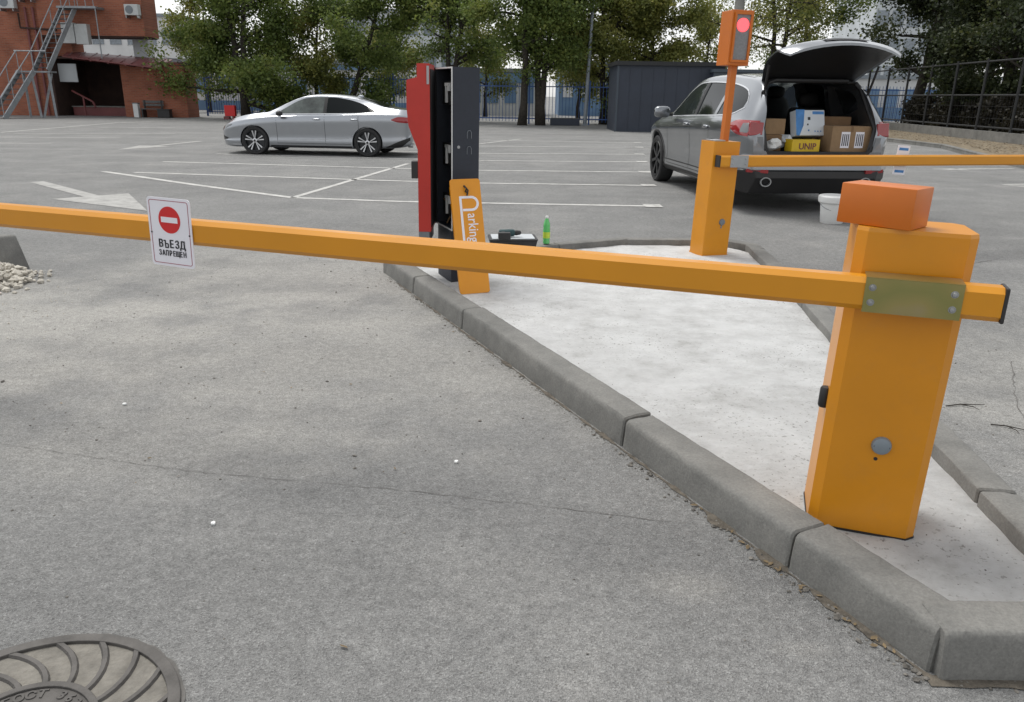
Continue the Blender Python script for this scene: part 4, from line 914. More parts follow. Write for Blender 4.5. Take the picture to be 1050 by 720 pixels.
S2.side_patch('window', -.28, .82, sglo, sghi, M['lightglass'], su, -.008)
S2.side_patch('window', -1.16, -.36, sglo, sghi, M['carglass'], su, -.008)
S2.side_patch('window', -2.0, -1.26, sglo, sghi, M['carglass'], su, -.008)
S2.side_patch('window_pillar', -.37, -.27, lambda x: sglo(x)-.012, lambda x: sghi(x)+.006, M['car_black'], su, .003, 2)
S2.side_patch('window_trim', -2.05, .87, lambda x: sghi(x)+.004, lambda x: sghi(x)+.018, M['rim'], su, .004, 30, 1)
S2.side_patch('window_trim', -2.05, .87, lambda x: sglo(x)-.018, lambda x: sglo(x)-.004, M['rim'], su, .004, 30, 1)
S2.top_patch('windscreen', .22, 1.0, lin((.22,.56),(1.0,.68)), M['lightglass'], su, -.004)
for a in (.80, -.33, -1.22):
    S2.side_patch('door_gap', a-.004, a+.004, (lambda x: .36) if a > -1 else (lambda x: .80), lambda x: sglo(x)-.02, M['car_black'], su, .0015, 1, 10)
S2.side_patch('door_gap', -.98, .80, lambda x: .352, lambda x: .360, M['car_black'], su, .0015, 20, 1)
S2.side_patch('sill_cladding', -1.0, 1.0, lambda x: .235, lambda x: .315, M['car_black'], su, .006, 16, 2)
S2.side_patch('sill_strip', -.9, .9, lambda x: .40, lambda x: .415, M['car_black'], su, .004, 16, 1)
for wx in (1.375,-1.375):
    for s in (1,-1):
        wheel(su, wx, s*.82, .37, .37, .235, s, 7, M['dark_rim'], M['car_black'], 'single')
        pts_o = []; 
        V = []; F = []; N = 22
        for i in range(N+1):
            a = math.pi*(i/N)*1.10-math.pi*.05
            for rr_ in (.424, .455):
                x = wx+rr_*math.cos(a); z = max(.24, .37+rr_*math.sin(a)); V.append((x, s*(S2.yside(x, max(z,.30))+.008), z))
        F = [(2*i,2*i+1,2*i+3,2*i+2) for i in range(N)]
        MB().add(V, F).build('arch_cladding', M['car_black'], su)
for x in (-.15, -1.10):
    for s in (1,-1): ell(su, 'door_handle', (x, s*(S2.yside(x,.96)+.014), .965), (.11,.024,.024), M['graphite'])
for s in (1,-1):
    mi = ell(su, 'mirror', (.70, s*1.06, 1.11), (.07,.125,.085), M['graphite'], squash=3.2)
    MB().box((.66,min(s*.9,s*.98),1.05), (.72,max(s*.9,s*.98),1.09)).build('mirror_arm', M['car_black'], mi)
# lights, bumper
S2.side_patch('tail_light', -2.40, -1.92, lin((-2.40,.90),(-2.2,.92),(-1.92,1.01)), lin((-2.40,1.08),(-2.15,1.085),(-1.92,1.03)), M['tail'], su, .010)
S2.side_patch('tail_lens', -2.41, -2.27, lin((-2.41,.94),(-2.27,.95)), lin((-2.41,1.055),(-2.27,1.05)), M['lamp_glass'], su, .014, 4, 3)
for s in (1,-1):
    MB().add([(-2.445,s*.70,.92),(-2.425,s*.855,.91),(-2.415,s*.845,1.07),(-2.435,s*.69,1.06),(-2.38,s*.70,.92),(-2.36,s*.855,.91),(-2.36,s*.845,1.07),(-2.38,s*.69,1.06)], [(0,1,2,3),(7,6,5,4),(0,4,5,1),(1,5,6,2),(2,6,7,3),(3,7,4,0)]).build('tail_light', M['tail'], su, bevel=.01)
    MB().add([(-2.49,s*.60,.485),(-2.44,s*.84,.495),(-2.44,s*.84,.535),(-2.49,s*.60,.525),(-2.40,s*.60,.485),(-2.36,s*.84,.495),(-2.36,s*.84,.535),(-2.40,s*.60,.525)], [(0,1,2,3),(7,6,5,4),(0,4,5,1),(1,5,6,2),(2,6,7,3),(3,7,4,0)]).build('reflector', M['tail'], su)
    ex = ring([(.068*math.cos(i*math.pi/12), .056*math.sin(i*math.pi/12)) for i in range(24)], [(.055*math.cos(i*math.pi/12), .044*math.sin(i*math.pi/12)) for i in range(24)], -.05, .03)
    mt = Matrix.Translation((-2.46, s*.615, .385)) @ rot_to((-1,0,0)); ex.v = [tuple(mt @ Vector(v)) for v in ex.v]; exo = ex.build('exhaust', M['steel'], su)
    MB().lathe([(.054,-.03),(.054,-.02)], 20, mt).build('exhaust_bore', M['ink'], exo)
# rear bumper: silver upper shelf, black lower
MB().add([(-2.475,-.78,.515),(-2.475,.78,.515),(-2.36,.915,.53),(-2.36,-.915,.53),(-2.45,-.80,.70),(-2.45,.80,.70),(-2.36,.90,.70),(-2.36,-.90,.70)], [(0,1,5,4),(4,5,6,7),(3,2,1,0),(1,2,6,5),(3,0,4,7)]).build('bumper', M['graphite'], su, bevel=.012)
MB().add([(-2.40,-.80,.24),(-2.40,.80,.24),(-2.20,.90,.27),(-2.20,-.90,.27),(-2.470,-.76,.51),(-2.470,.76,.51),(-2.33,.915,.52),(-2.33,-.915,.52),(-2.48,-.74,.43),(-2.48,.74,.43),(-2.3,.93,.42),(-2.3,-.93,.42)], [(0,1,9,8),(8,9,5,4),(1,2,10,9),(9,10,6,5),(3,0,8,11),(11,8,4,7),(4,5,6,7),(3,2,1,0)]).build('bumper_cladding', M['car_black'], su, bevel=.012)
MB().box((-2.36,-.66,.655), (-1.0,.66,.725)).build('load_floor', M['dark'], su)
MB().box((-2.445,-.62,.70), (-2.36,.62,.735)).build('sill_guard', M['car_black'], su, bevel=.008)
# seal around the opening
op3 = [(-2.42 if z < .95 else -2.42+(z-.95)*.66, y, z) for y, z in opn]; op3.append(op3[0])
MB().tube(op3, .028, 8).build('opening_seal', M['car_black'], su, smooth=True)
for s in (1,-1):
    MB().add([(-2.43,s*.60,.73),(-2.42,s*.70,.73),(-2.42,s*.735,1.0),(-2.18,s*.665,1.40),(-2.14,s*.60,1.46),(-2.40,s*.66,1.0),(-2.30,s*.60,.73),(-2.30,s*.70,.73)], [(0,1,2,5),(5,2,3,4)]).build('jamb', M['graphite'] if False else M['car_black'], su)
    MB().add([(-2.452,s*.66,.735),(-2.44,s*.79,.735),(-2.435,s*.79,.90),(-2.45,s*.69,.90),(-2.40,s*.66,.735),(-2.40,s*.79,.735),(-2.40,s*.79,.90),(-2.40,s*.69,.90)], [(0,1,2,3),(0,4,5,1),(1,5,6,2),(2,6,7,3),(3,7,4,0)]).build('jamb_panel', M['graphite'], su)
# seats
for y in (.42, -.42):
    st_ = MB().add([(-1.0,y-.27,.70),(-1.0,y+.27,.70),(-1.12,y+.24,1.22),(-1.12,y-.24,1.22),(-.85,y-.27,.70),(-.85,y+.27,.70),(-1.0,y+.22,1.22),(-1.0,y-.22,1.22)], [(3,2,1,0),(4,5,6,7),(0,1,5,4),(1,2,6,5),(2,3,7,6),(3,0,4,7)]).build('seat_back', M['dark'], su, bevel=.04)
    ell(st_, 'headrest', (-1.08,y,1.32), (.06,.14,.085), M['dark'], squash=3)
    s3 = ell(su, 'seat_back', (.05,y,1.02), (.10,.25,.36), M['dark'], squash=3); ell(s3, 'headrest', (.0,y,1.42), (.06,.13,.08), M['dark'], squash=3)
MB().box((.55,-.70,.75), (.85,.70,1.03)).build('dashboard', M['dark'], su, bevel=.05)
# raised tailgate
def gate_pt(t, y, dz=0):
    px = lin((0,-1.93),(.3,-2.13),(.6,-2.45),(.8,-2.70),(1.0,-2.90)); pz = lin((0,1.575),(.3,1.74),(.6,1.91),(.8,1.965),(1.0,1.915)); ww = lin((0,.58),(.25,.63),(.6,.70),(.85,.70),(1.0,.63)); W = ww(t); q = y*W
    return (px(t)+.10*y*y*(t**1.5), q, pz(t)-.105*(y*y)*min(1,t*1.6+.15)+dz)
ts = [i/16 for i in range(17)]; ys = [-1,-.985,-.93]+[-.8+.16*i for i in range(11)]+[.93,.985,1]
def gate(off0, edge):
    V = [gate_pt(t, y, off0-edge*(abs(y)**10)) for t in ts for y in ys]; ny = len(ys)
    return V, [(i*ny+k, i*ny+k+1, (i+1)*ny+k+1, (i+1)*ny+k) for i in range(16) for k in range(ny-1)]
V, F = gate(0, .02); V2, F2 = gate(-.028, .012); nV = len(V); ny = len(ys)
bord = [i for i in range(ny)]+[(i+1)*ny-1 for i in range(1,17)]+[16*ny+k for k in range(ny-2,-1,-1)]+[i*ny for i in range(15,0,-1)]
mbg = MB().add(V+V2, F+[tuple(j+nV for j in f[::-1]) for f in F2]+[(bord[i], bord[i]+nV, bord[(i+1) % len(bord)]+nV, bord[(i+1) % len(bord)]) for i in range(len(bord))])
tg = mbg.build('tailgate', M['graphite'], su, smooth=True)
V3 = [(gate_pt(t, y*.965)[0], gate_pt(t, y*.965)[1], gate_pt(t, y*.965)[2]-.033-.05*(1-abs(y)**6)*math.sin(math.pi*min(1,max(0,(t*1.05))))**.5) for t in [.01+.97*i/16 for i in range(17)] for y in ys]
MB().add(V3, [f[::-1] for f in F]).build('inner_trim', M['car_black'], tg, smooth=True)
V4 = [gate_pt(.10+.40*i/8, -.84+1.68*k/10, .006) for i in range(9) for k in range(11)]
MB().add(V4, [(i*11+k, i*11+k+1, (i+1)*11+k+1, (i+1)*11+k) for i in range(8) for k in range(10)]).build('rear_window', M['carglass'], tg, smooth='all')
V5 = [gate_pt(.80+.11*i/4, -.36+.72*k/8, .007) for i in range(5) for k in range(9)]
MB().add(V5, [(i*9+k, i*9+k+1, (i+1)*9+k+1, (i+1)*9+k) for i in range(4) for k in range(8)]).build('number_plate_recess', M['car_black'], tg)
for s in (1,-1): MB().bar((-2.19,s*.64,1.36), (-2.32,s*.66,1.70), .014, 8).build('gas_strut', M['car_black'], tg)

# --- cargo (loose things in the boot)
bpy.context.view_layer.update(); SM = su.matrix_basis.copy()
def cargo(name, label, cat, c, size, m, rz=0, tilt=0, grp=None):
    o = thing(name, label, cat, group=grp); o.matrix_world = SM @ Matrix.Translation(c) @ Matrix.Rotation(R(rz), 4, 'Z') @ Matrix.Rotation(R(tilt), 4, 'Y')
    a, b, h = size
    MB().box((-a/2,-b/2,0), (a/2,b/2,h)).build('carton', m, o, bevel=.004)
    return o
ZF = .727
c1 = cargo('cardboard_box', 'large brown cardboard box with two white labels, right side of the open boot', 'box', (-2.20,-.42,ZF), (.32,.50,.30), M['card'], 3)
for y in (.075,-.105):
    lb = MB().box((-.1625,y-.055,.05), (-.1605,y+.055,.235)).build('label_sheet', M['sign_white'], c1)
    for q in range(4): MB().box((-.1640,y-.042+q*.024,.075), (-.1626,y-.030+q*.024,.21)).build('print_bar', M['ink'], lb)
MB().box((-.161,-.016,.235), (-.1602,.016,.30)).build('tape', M['card_dark'], c1)
cargo('cardboard_box', 'open-topped brown box behind the large labelled box', 'box', (-1.85,-.35,ZF), (.35,.45,.40), M['card_dark'], -5)
c2 = cargo('cardboard_box', 'small brown box at the left of the boot, lower of two', 'box', (-2.10,.50,ZF), (.28,.24,.19), M['card_dark'], 4)
c3 = cargo('cardboard_box', 'small brown box at the left of the boot, upper of two', 'box', (-2.08,.48,ZF+.192), (.28,.26,.18), M['card'], 7)
c4 = cargo('product_carton', 'white and blue printed carton propped in the middle of the boot', 'box', (-2.16,.02,ZF+.17), (.12,.40,.30), M['white_card'], 12, 14)
MB().add([(-.0615,.205,.0),(-.0615,.205,.305),(-.0615,.08,.305),(-.0615,.10,.12),(-.0615,.16,.0)], [(0,4,3,2,1)]).build('blue_panel', M['blue_print'], c4)
MB().box((-.0625,-.19,.25), (-.0605,-.03,.285)).build('blue_stripe', M['blue_print'], c4)
for i, (y, z, s) in enumerate(((.02,.2,.035),(.04,.13,.02),(.03,.06,.02),(-.06,.05,.015),(-.10,.05,.015),(-.14,.05,.015))): MB().box((-.0622,y-s/2,z-s/2), (-.0604,y+s/2,z+s/2)).build('printed_mark', M['ink'] if i < 2 else M['blue_print'], c4)
c5 = cargo('yellow_package', 'yellow soft package with dark lettering at the front of the boot', 'package', (-2.30,.14,ZF+.003), (.17,.36,.14), M['yellow'], 6)
text_part('lettering', 'UNIP', .10, M['maroon'], c5, Matrix.Translation((-.0865,-.02,.06)) @ rot_to((-1,0,0)), .0008, 1.0, bold=.002)
c6 = cargo('crumpled_bag', 'white crumpled plastic bag in the left corner of the boot', 'bag', (-2.29,.50,ZF), (.02,.02,.02), M['white_plastic'])
r = random.Random(5)
for ch in list(c6.children): bpy.data.objects.remove(ch)
bmx = bmesh.new(); bmesh.ops.create_icosphere(bmx, subdivisions=2, radius=.085)
for v in bmx.verts: v.co *= 1+r.uniform(-.35,.3); v.co.z = v.co.z*.8+.08
me = bpy.data.meshes.new('bag'); bmx.to_mesh(me); bmx.free(); me.materials.append(M['white_plastic']); link('bag_film', me, c6)
c7 = cargo('crumpled_bag', 'pale crumpled wrapping between the brown boxes and the yellow package', 'bag', (-2.15,.30,ZF+.05), (.02,.02,.02), M['white_plastic'])
for ch in list(c7.children): bpy.data.objects.remove(ch)
bmx = bmesh.new(); bmesh.ops.create_icosphere(bmx, subdivisions=2, radius=.10)
for v in bmx.verts: v.co *= 1+r.uniform(-.35,.3); v.co.z = v.co.z*.8+.06
me = bpy.data.meshes.new('bag'); bmx.to_mesh(me); bmx.free(); me.materials.append(M['white_card']); link('bag_film', me, c7)

# ------------------------------------------------------------------ BRICK BUILDING (far left)
bb = thing('brick_building', 'red brick building with maroon canopy and covered yard at far left', 'building', (-22,44,0))
def B(name, a, b, m, parent=bb, bevel=0): return MB().box([a[0]+22,a[1]-44,a[2]], [b[0]+22,b[1]-44,b[2]], None).build(name, m, parent, bevel=bevel)
B('wall', (-40,44.0,0), (-24.95,45.9,11), M['brick'])
B('wall', (-24.94,44.6,3.06), (-23.75,45.8,4.0), M['brick'])
up_ = B('upper_wall', (-24.94,43.9,4.06), (-19.45,45.6,11), M['brick'])
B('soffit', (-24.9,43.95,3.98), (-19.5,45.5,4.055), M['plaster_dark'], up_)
B('pillar', (-20.75,45.2,2.75), (-20.05,46.2,3.98), M['palewall'])
ext = B('extension_wall', (-20.98,43.85,0), (-17.62,45.4,2.74), M['brick'])
B('coping', (-21.05,43.78,2.741), (-17.55,45.45,2.80), M['maroon'], ext)
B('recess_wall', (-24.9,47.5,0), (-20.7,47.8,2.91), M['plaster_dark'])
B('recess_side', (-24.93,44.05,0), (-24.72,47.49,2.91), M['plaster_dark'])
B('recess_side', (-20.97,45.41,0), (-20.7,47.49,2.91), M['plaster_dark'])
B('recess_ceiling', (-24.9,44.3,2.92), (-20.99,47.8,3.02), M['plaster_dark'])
B('podium', (-24.4,45.0,0), (-21.0,47.49,.46), M['maroon'])
B('podium_edge', (-24.45,44.95,.461), (-20.995,47.48,.50), M['concrete'])
B('notice_board', (-24.68,44.6,1.75), (-23.7,44.66,2.68), M['palewall'])
cn = MB(); q = [(-24.3,45.2,3.34),(-18.7,45.2,2.98),(-18.55,42.75,2.50),(-23.35,42.75,3.0)]
cn.add([(x+22,y-44,z) for x,y,z in q]+[(x+22,y-44,z-.05) for x,y,z in q], [(3,2,1,0),(4,5,6,7),(0,1,5,4),(1,2,6,5),(2,3,7,6),(3,0,4,7)])
cn = cn.build('canopy', M['maroon'], bb)
for i in range(9):
    t = (i+.5)/9; a = Vector(q[0]).lerp(Vector(q[1]), t); b = Vector(q[3]).lerp(Vector(q[2]), t); off = Vector((22,-44,.03)); MB().bar(a+off, b+off, .025, 4).build('seam_rib', M['maroon'], cn)
for i in range(5):
    t = (i+.6)/5.4; b = Vector(q[3]).lerp(Vector(q[2]), t); MB().bar(b+Vector((22,-44,-.08)), b+Vector((22,-42.2,-.12)), .035, 4).build('bracket', M['maroon'], cn)
B('wall_cabinet', (-23.62,43.55,3.66), (-22.98,43.9,4.66), M['ac_white']); B('wall_cabinet', (-22.92,43.55,3.62), (-22.28,43.9,4.60), M['ac_white'])
def ac(x, z, wd=.75, h=.5):
    o = B('air_conditioner', (x,43.52,z), (x+wd,43.84,z+h), M['ac_white'], bevel=.02)
    MB().lathe([(h*.38,0),(h*.38,.01),(h*.33,.012)], 20, Matrix.Translation((x+22+wd*.36,43.515-44,z+h/2)) @ rot_to((0,-1,0))).build('fan_grille', M['grey_plastic'], o)
    MB().box((x+22+.05,43.5-44,z-.14), (x+22+.09,44-44,z-.02)).box((x+22+wd-.09,43.5-44,z-.14), (x+22+wd-.05,44-44,z-.02)).build('bracket', M['steel'], o)
ac(-20.2,5.05,.72,.52); ac(-26.65,5.3,.8,.6); ac(-25.6,5.75,.75,.5)
for x in (-25.15,-25.55): MB().bar((x+22,43.9-44,0), (x+22,43.9-44,5.4), .06, 8).build('drain_pipe', M['maroon'], bb)
MB().tube([(-25.9+22,-.15,5.1),(-25.9+22,-.15,4.4),(-24+22,-.2,4.3)], .05, 6).build('pipe', M['plaster_dark'], bb)
MB().bar((-24.2+22,.95-.2,1.3), (-22.9+22,.3,.75), .05, 6).bar((-22.9+22,.3,.75), (-22.7+22,.1,.45), .05, 6).bar((-23.5+22,.5,0), (-23.5+22,.5,1.0), .05, 6).build('handrail', M['maroon'], bb)
# bench and bin
bn = thing('bench', 'dark slatted bench against the brick extension wall', 'bench', (-19.35,43.4,0))
for i in range(3): MB().box((-.55,-.2+i*.14,.42), (.55,-.09+i*.14,.46)).build('slat', M['wood'], bn)
for i in range(2): MB().box((-.55,.22,.58+i*.16), (.55,.25,.70+i*.16)).build('slat', M['wood'], bn)
for x in (-.45,.45): MB().box((x-.04,-.2,0), (x+.04,.25,.42)).box((x-.04,.2,.42), (x+.04,.25,.88)).build('leg', M['black'], bn)
pt = thing('white_post_bin', 'white square litter bin at the left end of the bench', 'bin', (-20.12,43.3,0))
MB().box((-.13,-.13,0), (.13,.13,.70)).build('bin_body', M['offwhite'], pt, bevel=.02); MB().box((-.15,-.15,.70), (.15,.15,.74)).build('bin_lid', M['grey_plastic'], pt)
tb_ = thing('storage_box', 'low black box on the ground at the right end of the bench', 'box', (-18.62,43.25,0))
MB().box((-.32,-.2,0), (.32,.2,.40)).build('box_body', M['black'], tb_, bevel=.02); MB().box((-.34,-.22,.401), (.34,.22,.44)).build('lid', M['black'], tb_)

# ------------------------------------------------------------------ STEEL STAIRCASE
stc = thing('steel_staircase', 'grey steel outdoor staircase climbing the brick building', 'staircase', (-24.6,39.4,0))
def flight(p0, p1, wd, n, parent, foot=0):
    p0, p1 = Vector(p0), Vector(p1); d = p1-p0; h = Vector((d.x,d.y,0)).normalized(); side = Vector((h.y,-h.x,0))
    for s in (0, 1):
        o = side*wd*s; mb = MB(); u = d.normalized(); v = u.cross(side).normalized()
        V = [p+o+side*e+v*f for p in (p0,p1) for e, f in ((-.03,-.12),(.03,-.12),(.03,.12),(-.03,.12))]
        mb.add(V, [(3,2,1,0),(4,5,6,7),(0,1,5,4),(1,2,6,5),(2,3,7,6),(3,0,4,7)]).build('stringer', M['stair'], parent)
    for i in range(n):
        p = p0.lerp(p1, (i+.5)/n); a = side*.035; b = side*(wd-.035); f = h*.13
        V = [p+a-f, p+b-f, p+b+f, p+a+f]; V += [x+Vector((0,0,.035)) for x in V]
        MB().add(V, [(3,2,1,0),(4,5,6,7),(0,1,5,4),(1,2,6,5),(2,3,7,6),(3,0,4,7)]).build('tread', M['tread'], parent)
    for s in (0, 1):
        o = side*wd*s+Vector((0,0,.95)); MB().bar(p0+o, p1+o, .028, 6).build('handrail', M['stair'], parent)
        for i in range(4):
            p = p0.lerp(p1, i/3)+side*wd*s; MB().bar(p, p+Vector((0,0,.95)), .02, 6).build('baluster', M['stair'], parent)
W0 = Vector((-24.6,39.4,0)); loc = lambda x, y, z: Vector((x,y,z))-W0
flight(loc(-25.05,38.7,.0), loc(-24.4,40.6,2.18), .95, 9, stc)
flight(loc(-24.0,41.2,2.25), loc(-23.4,43.5,5.35), .85, 13, stc)
hh = Vector((.0,1,0)); hh.z = 0; hh.normalize(); sd2 = Vector((hh.y,-hh.x,0))
lp0 = loc(-24.55,40.6,2.18)
V = [lp0-sd2*.05, lp0+sd2*1.65, lp0+sd2*1.65+hh*.62, lp0-sd2*.05+hh*.62]; V = [v-Vector((0,0,.04)) for v in V]+[v+Vector((0,0,.03)) for v in V]
MB().add(V, [(3,2,1,0),(4,5,6,7),(0,1,5,4),(1,2,6,5),(2,3,7,6),(3,0,4,7)]).build('landing', M['stair'], stc)
for (a, b) in (((-23.85,40.65),(-23.7,40.65)), ((-23.0,40.65),(-22.95,40.65)), ((-23.1,41.1),(-23.6,40.7)), ((-24.5,41.1),(-24.5,41.1))):
    MB().bar(loc(a[0],a[1],2.12), loc(b[0],b[1],0), .065, 4).build('leg', M['stair'], stc)
MB().box(loc(-23.4,43.0,5.3), loc(-21.4,43.88,5.40)).build('top_landing', M['stair'], stc)
for i in range(4): MB().bar(loc(-22.7+i*.4,43.02,5.4), loc(-22.7+i*.4,43.02,6.4), .02, 6).build('baluster', M['stair'], stc)
MB().bar(loc(-21.45,43.05,2.9), loc(-21.45,43.05,5.3), .03, 6).build('leg', M['stair'], stc)
MB().bar(loc(-24.5,40.6,3.13), loc(-22.95,40.62,3.13), .028, 6).build('handrail', M['stair'], stc)

# ------------------------------------------------------------------ BLUE PICKET FENCES
def picket_fence(label, p0, p1, h, gap, m, post_every=18, z0=.12):
    p0, p1 = Vector((*p0,0)), Vector((*p1,0)); Ln = (p1-p0).length; d = (p1-p0)/Ln; ang = math.atan2(d.y, d.x)
    f = thing('picket_fence', label, 'fence', p0, math.degrees(ang)); n = int(Ln/gap)
    pk = MB().box((-.012,-.012,z0), (.012,.012,h)).mesh('picket'); pk.materials.append(m)
    ps = MB().box((-.04,-.04,0), (.04,.04,h+.08)).mesh('post'); ps.materials.append(m)
    for i in range(n+1):
        if i % post_every == 0: o = link('post', ps, f)
        else: o = link('picket', pk, f)
        o.location = (i*gap, 0, 0)
    for z in (z0+.12, h-.25): MB().box((0,-.017,z), (Ln,.017,z+.05)).build('rail', m, f)
picket_fence('tall blue picket fence between the brick building and the silver sedan', (-17.9,47.4), (-5.6,44.6), 2.35, .16, M['fence_blue'])
picket_fence('blue picket fence behind the parking bays, right of the open kiosk', (-5.4,42.3), (5.0,41.4), 2.05, .17, M['fence_blue'])
picket_fence('blue picket fence far behind the open tailgate and dark trees', (15.8,52), (30,50), 2.2, .2, M['fence_blue'])

# ------------------------------------------------------------------ SHEDS, LAMP, SMALL THINGS AT THE BACK
s1 = thing('metal_shed', 'dark navy metal shed with flat overhanging roof behind the parking bays', 'shed', (4.18,34,0))
MB().box((0,0,0), (4.4,3,2.62)).build('wall', M['shed'], s1)
for i in range(10): MB().box((.02+i*.485,-.012,.06), (.035+i*.485,-.0005,2.6)).build('seam', M['shed'], s1)
MB().box((-.08,-.15,2.621), (4.45,3.1,2.78)).build('roof', M['fence_black'], s1)
MB().box((-.02,-.03,0), (.06,.0,2.61)).build('corner_post', M['shed2'], s1)
s2_ = thing('metal_shed', 'slate blue metal shed adjoining the navy one, right behind the crossover', 'shed', (8.0,33.4,0))
MB().box((0,0,0), (3.4,3.4,2.38)).build('wall', M['shed'], s2_); MB().box((-.06,-.12,2.381), (3.5,3.5,2.50)).build('roof', M['shed2'], s2_)
MB().box((-.03,-.04,1.9), (3.42,-.001,2.37)).build('fascia', M['shed2'], s2_)
lp_ = thing('lamp_post', 'tall grey lamp post in front of the blue fence', 'lamp post', (3.45,40.3,0), 0, 1.6)
MB().bar((0,0,0), (0,0,9), .10, 12, .06).build('pole', M['galv'], lp_, smooth=True); MB().box((-.14,-.14,0), (.14,.14,.06)).build('base_plate', M['galv'], lp_)
MB().bar((0,0,9), (0,-1.2,9.5), .045, 8).build('arm', M['galv'], lp_); MB().box((-.14,-1.75,9.45), (.14,-1.1,9.58)).build('lamp_head', M['galv'], lp_, bevel=.03)
pp = thing('utility_pole', 'grey concrete pole rising behind the red signal light', 'pole', (9.75,37.5,0), 0, .8)
MB().bar((0,0,0), (0,0,9), .24, 10, .19).build('shaft', M['concrete'], pp, smooth=True); MB().bar((-.9,0,8.2), (.9,0,8.2), .06, 6).build('crossarm', M['galv'], pp)
pl_ = thing('planter_box', 'low dark blue planter box beside the lamp post', 'planter', (2.45,40.2,0))
MB().box((-.72,-.2,0), (.72,.2,.34)).build('trough', M['shed'], pl_, bevel=.02); MB().box((-.68,-.16,.341), (.68,.16,.36)).build('soil', M['dirt'], pl_)
rb = thing('red_cabinet', 'bright red square box on a stand beside the blue fence', 'box', (-14.75,42.2,0))
MB().box((-.27,-.14,.16), (.27,.14,.70)).build('cabinet', M['sign_red'], rb, bevel=.015); MB().box((-.33,-.16,0), (-.05,.1,.15)).box((.1,-.1,0), (.2,.1,.16)).build('stand', M['maroon'], rb)

# ------------------------------------------------------------------ FAR BUILDINGS behind the trees
def far_building(label, loc, wd, dp, h, m, rows, cols, wm, band=None, win=(1.2,1.3)):
    o = thing('far_building', label, 'building', loc)
    MB().box((0,0,0), (wd,dp,h)).build('wall', m, o); MB().box((-.15,-.15,h), (wd+.15,dp+.15,h+.25)).build('roof', M['galv'], o)
    wme = MB().box((-win[0]/2,-.05,-win[1]/2), (win[0]/2,.0,win[1]/2)).mesh('window'); wme.materials.append(wm)
    for j in range(rows):
        for i in range(cols):
            k = link('window', wme, o); k.location = (wd*(i+.5)/cols, -.004, h*(j+.55)/rows)
    if band:
        for z0, z1 in band: MB().box((.02,-.09,z0), (wd-.02,-.056,z1)).build('facade_band', M['bluewall'], o)
    return o
far_building('long low white pavilion with blue bands seen through the left fence', (-30,62,0), 22, 8, 3.4, M['offwhite'], 1, 12, M['bluewall'], [(.0,.7),(3.0,3.35)], (1.0,1.2))
far_building('pale grey office block behind the trees above the sedan', (-17,78,0), 13, 10, 8.5, M['palewall'], 3, 8, M['window'], None, (1.1,1.4))
far_building('low blue and white kiosk row behind the middle fence', (-6,58,0), 7.5, 5, 2.9, M['offwhite'], 1, 6, M['bluewall'], [(2.2,2.85)], (.8,1.5))
far_building('blue hall behind the fence between the tree trunks', (3.2,60,0), 6, 6, 3.6, M['bluewall'], 1, 5, M['offwhite'], None, (.7,1.4))
far_building('white apartment block seen through the gap under the brick upper storey', (-44,74,0), 14, 8, 7.5, M['offwhite'], 2, 9, M['window'], [(0,2.2)], (1.0,1.3))
far_building('pale apartment block behind the right fence and dark trees', (33,78,0), 10, 10, 12, M['palewall'], 5, 7, M['window'], None, (1.1,1.4))
far_building('white low building with blue front at right behind the dark trees', (19,58,0), 15, 5, 2.8, M['offwhite'], 1, 11, M['bluewall'], [(0,.9)], (.9,1.2))

# ------------------------------------------------------------------ RIGHT VERGE, KERB, DARK FENCE
vg = MB().add([(13.4,45,.0),(13.25,30,0),(13.3,25.2,0),(11.75,19.8,0),(11.3,17.6,0),(10.6,13,0),(60,13,0),(60,45,0)], [tuple(range(8))[::-1]])
vg.v = [(x,y,.10) for x,y,z in vg.v]; vg.build('verge', M['verge'], kind='structure')
vk = bpy.data.objects.new('verge_kerb', None); C.objects.link(vk); vk['kind'] = 'structure'
kp = [(10.6,13),(11.3,17.6),(11.75,19.8),(13.3,25.2),(13.25,30),(13.4,45)]
for i in range(len(kp)-1):
    a, b = Vector(kp[i]), Vector(kp[i+1]); n = max(1, round((b-a).length/1.8))
    for j in range(n): kerb_stone(a.lerp(b, j/n), a.lerp(b, (j+1)/n), vk, 60+i*9+j, h=.13, gap=.01)
MB().add([(12.0,19.5,.106),(11.5,17.6,.106),(10.85,13,.106),(15.6,13,.106),(16,19.2,.106)], [(0,1,2,3,4)]).build('side_pavement', M['pad'], kind='structure')
r = random.Random(31); mb = MB()
for i in range(4200):
    y = r.uniform(17,42); x = interp([(17,11.4),(20,12.0),(25,13.5),(42,13.5)], y)+.2+r.random()**1.3*3.3; s = r.uniform(.015,.042); mt = Matrix.Rotation(r.uniform(0,6.28), 3, 'Z') @ Matrix.Rotation(r.uniform(-.5,.5), 3, 'X')
    mb.add([mt @ Vector(q_)*s+Vector((x,y,.125)) for q_ in ((-1,0,0),(0,.5,.15),(1,0,.1),(0,-.5,.1))], [(0,1,2,3)])
lo_ = mb.build('fallen_leaves', M['litter'], kind='stuff'); tag(lo_, 'fallen brown leaves covering the verge under the dark fence', 'leaves')
df = thing('mesh_fence', 'black mesh fence on a concrete footing along the right verge', 'fence', (16.45,22,0))
def FP(t): return Vector((interp([(0,16.2),(4,16.4),(17.5,17.75),(24,18.6)], t)-16.45, t, 0))
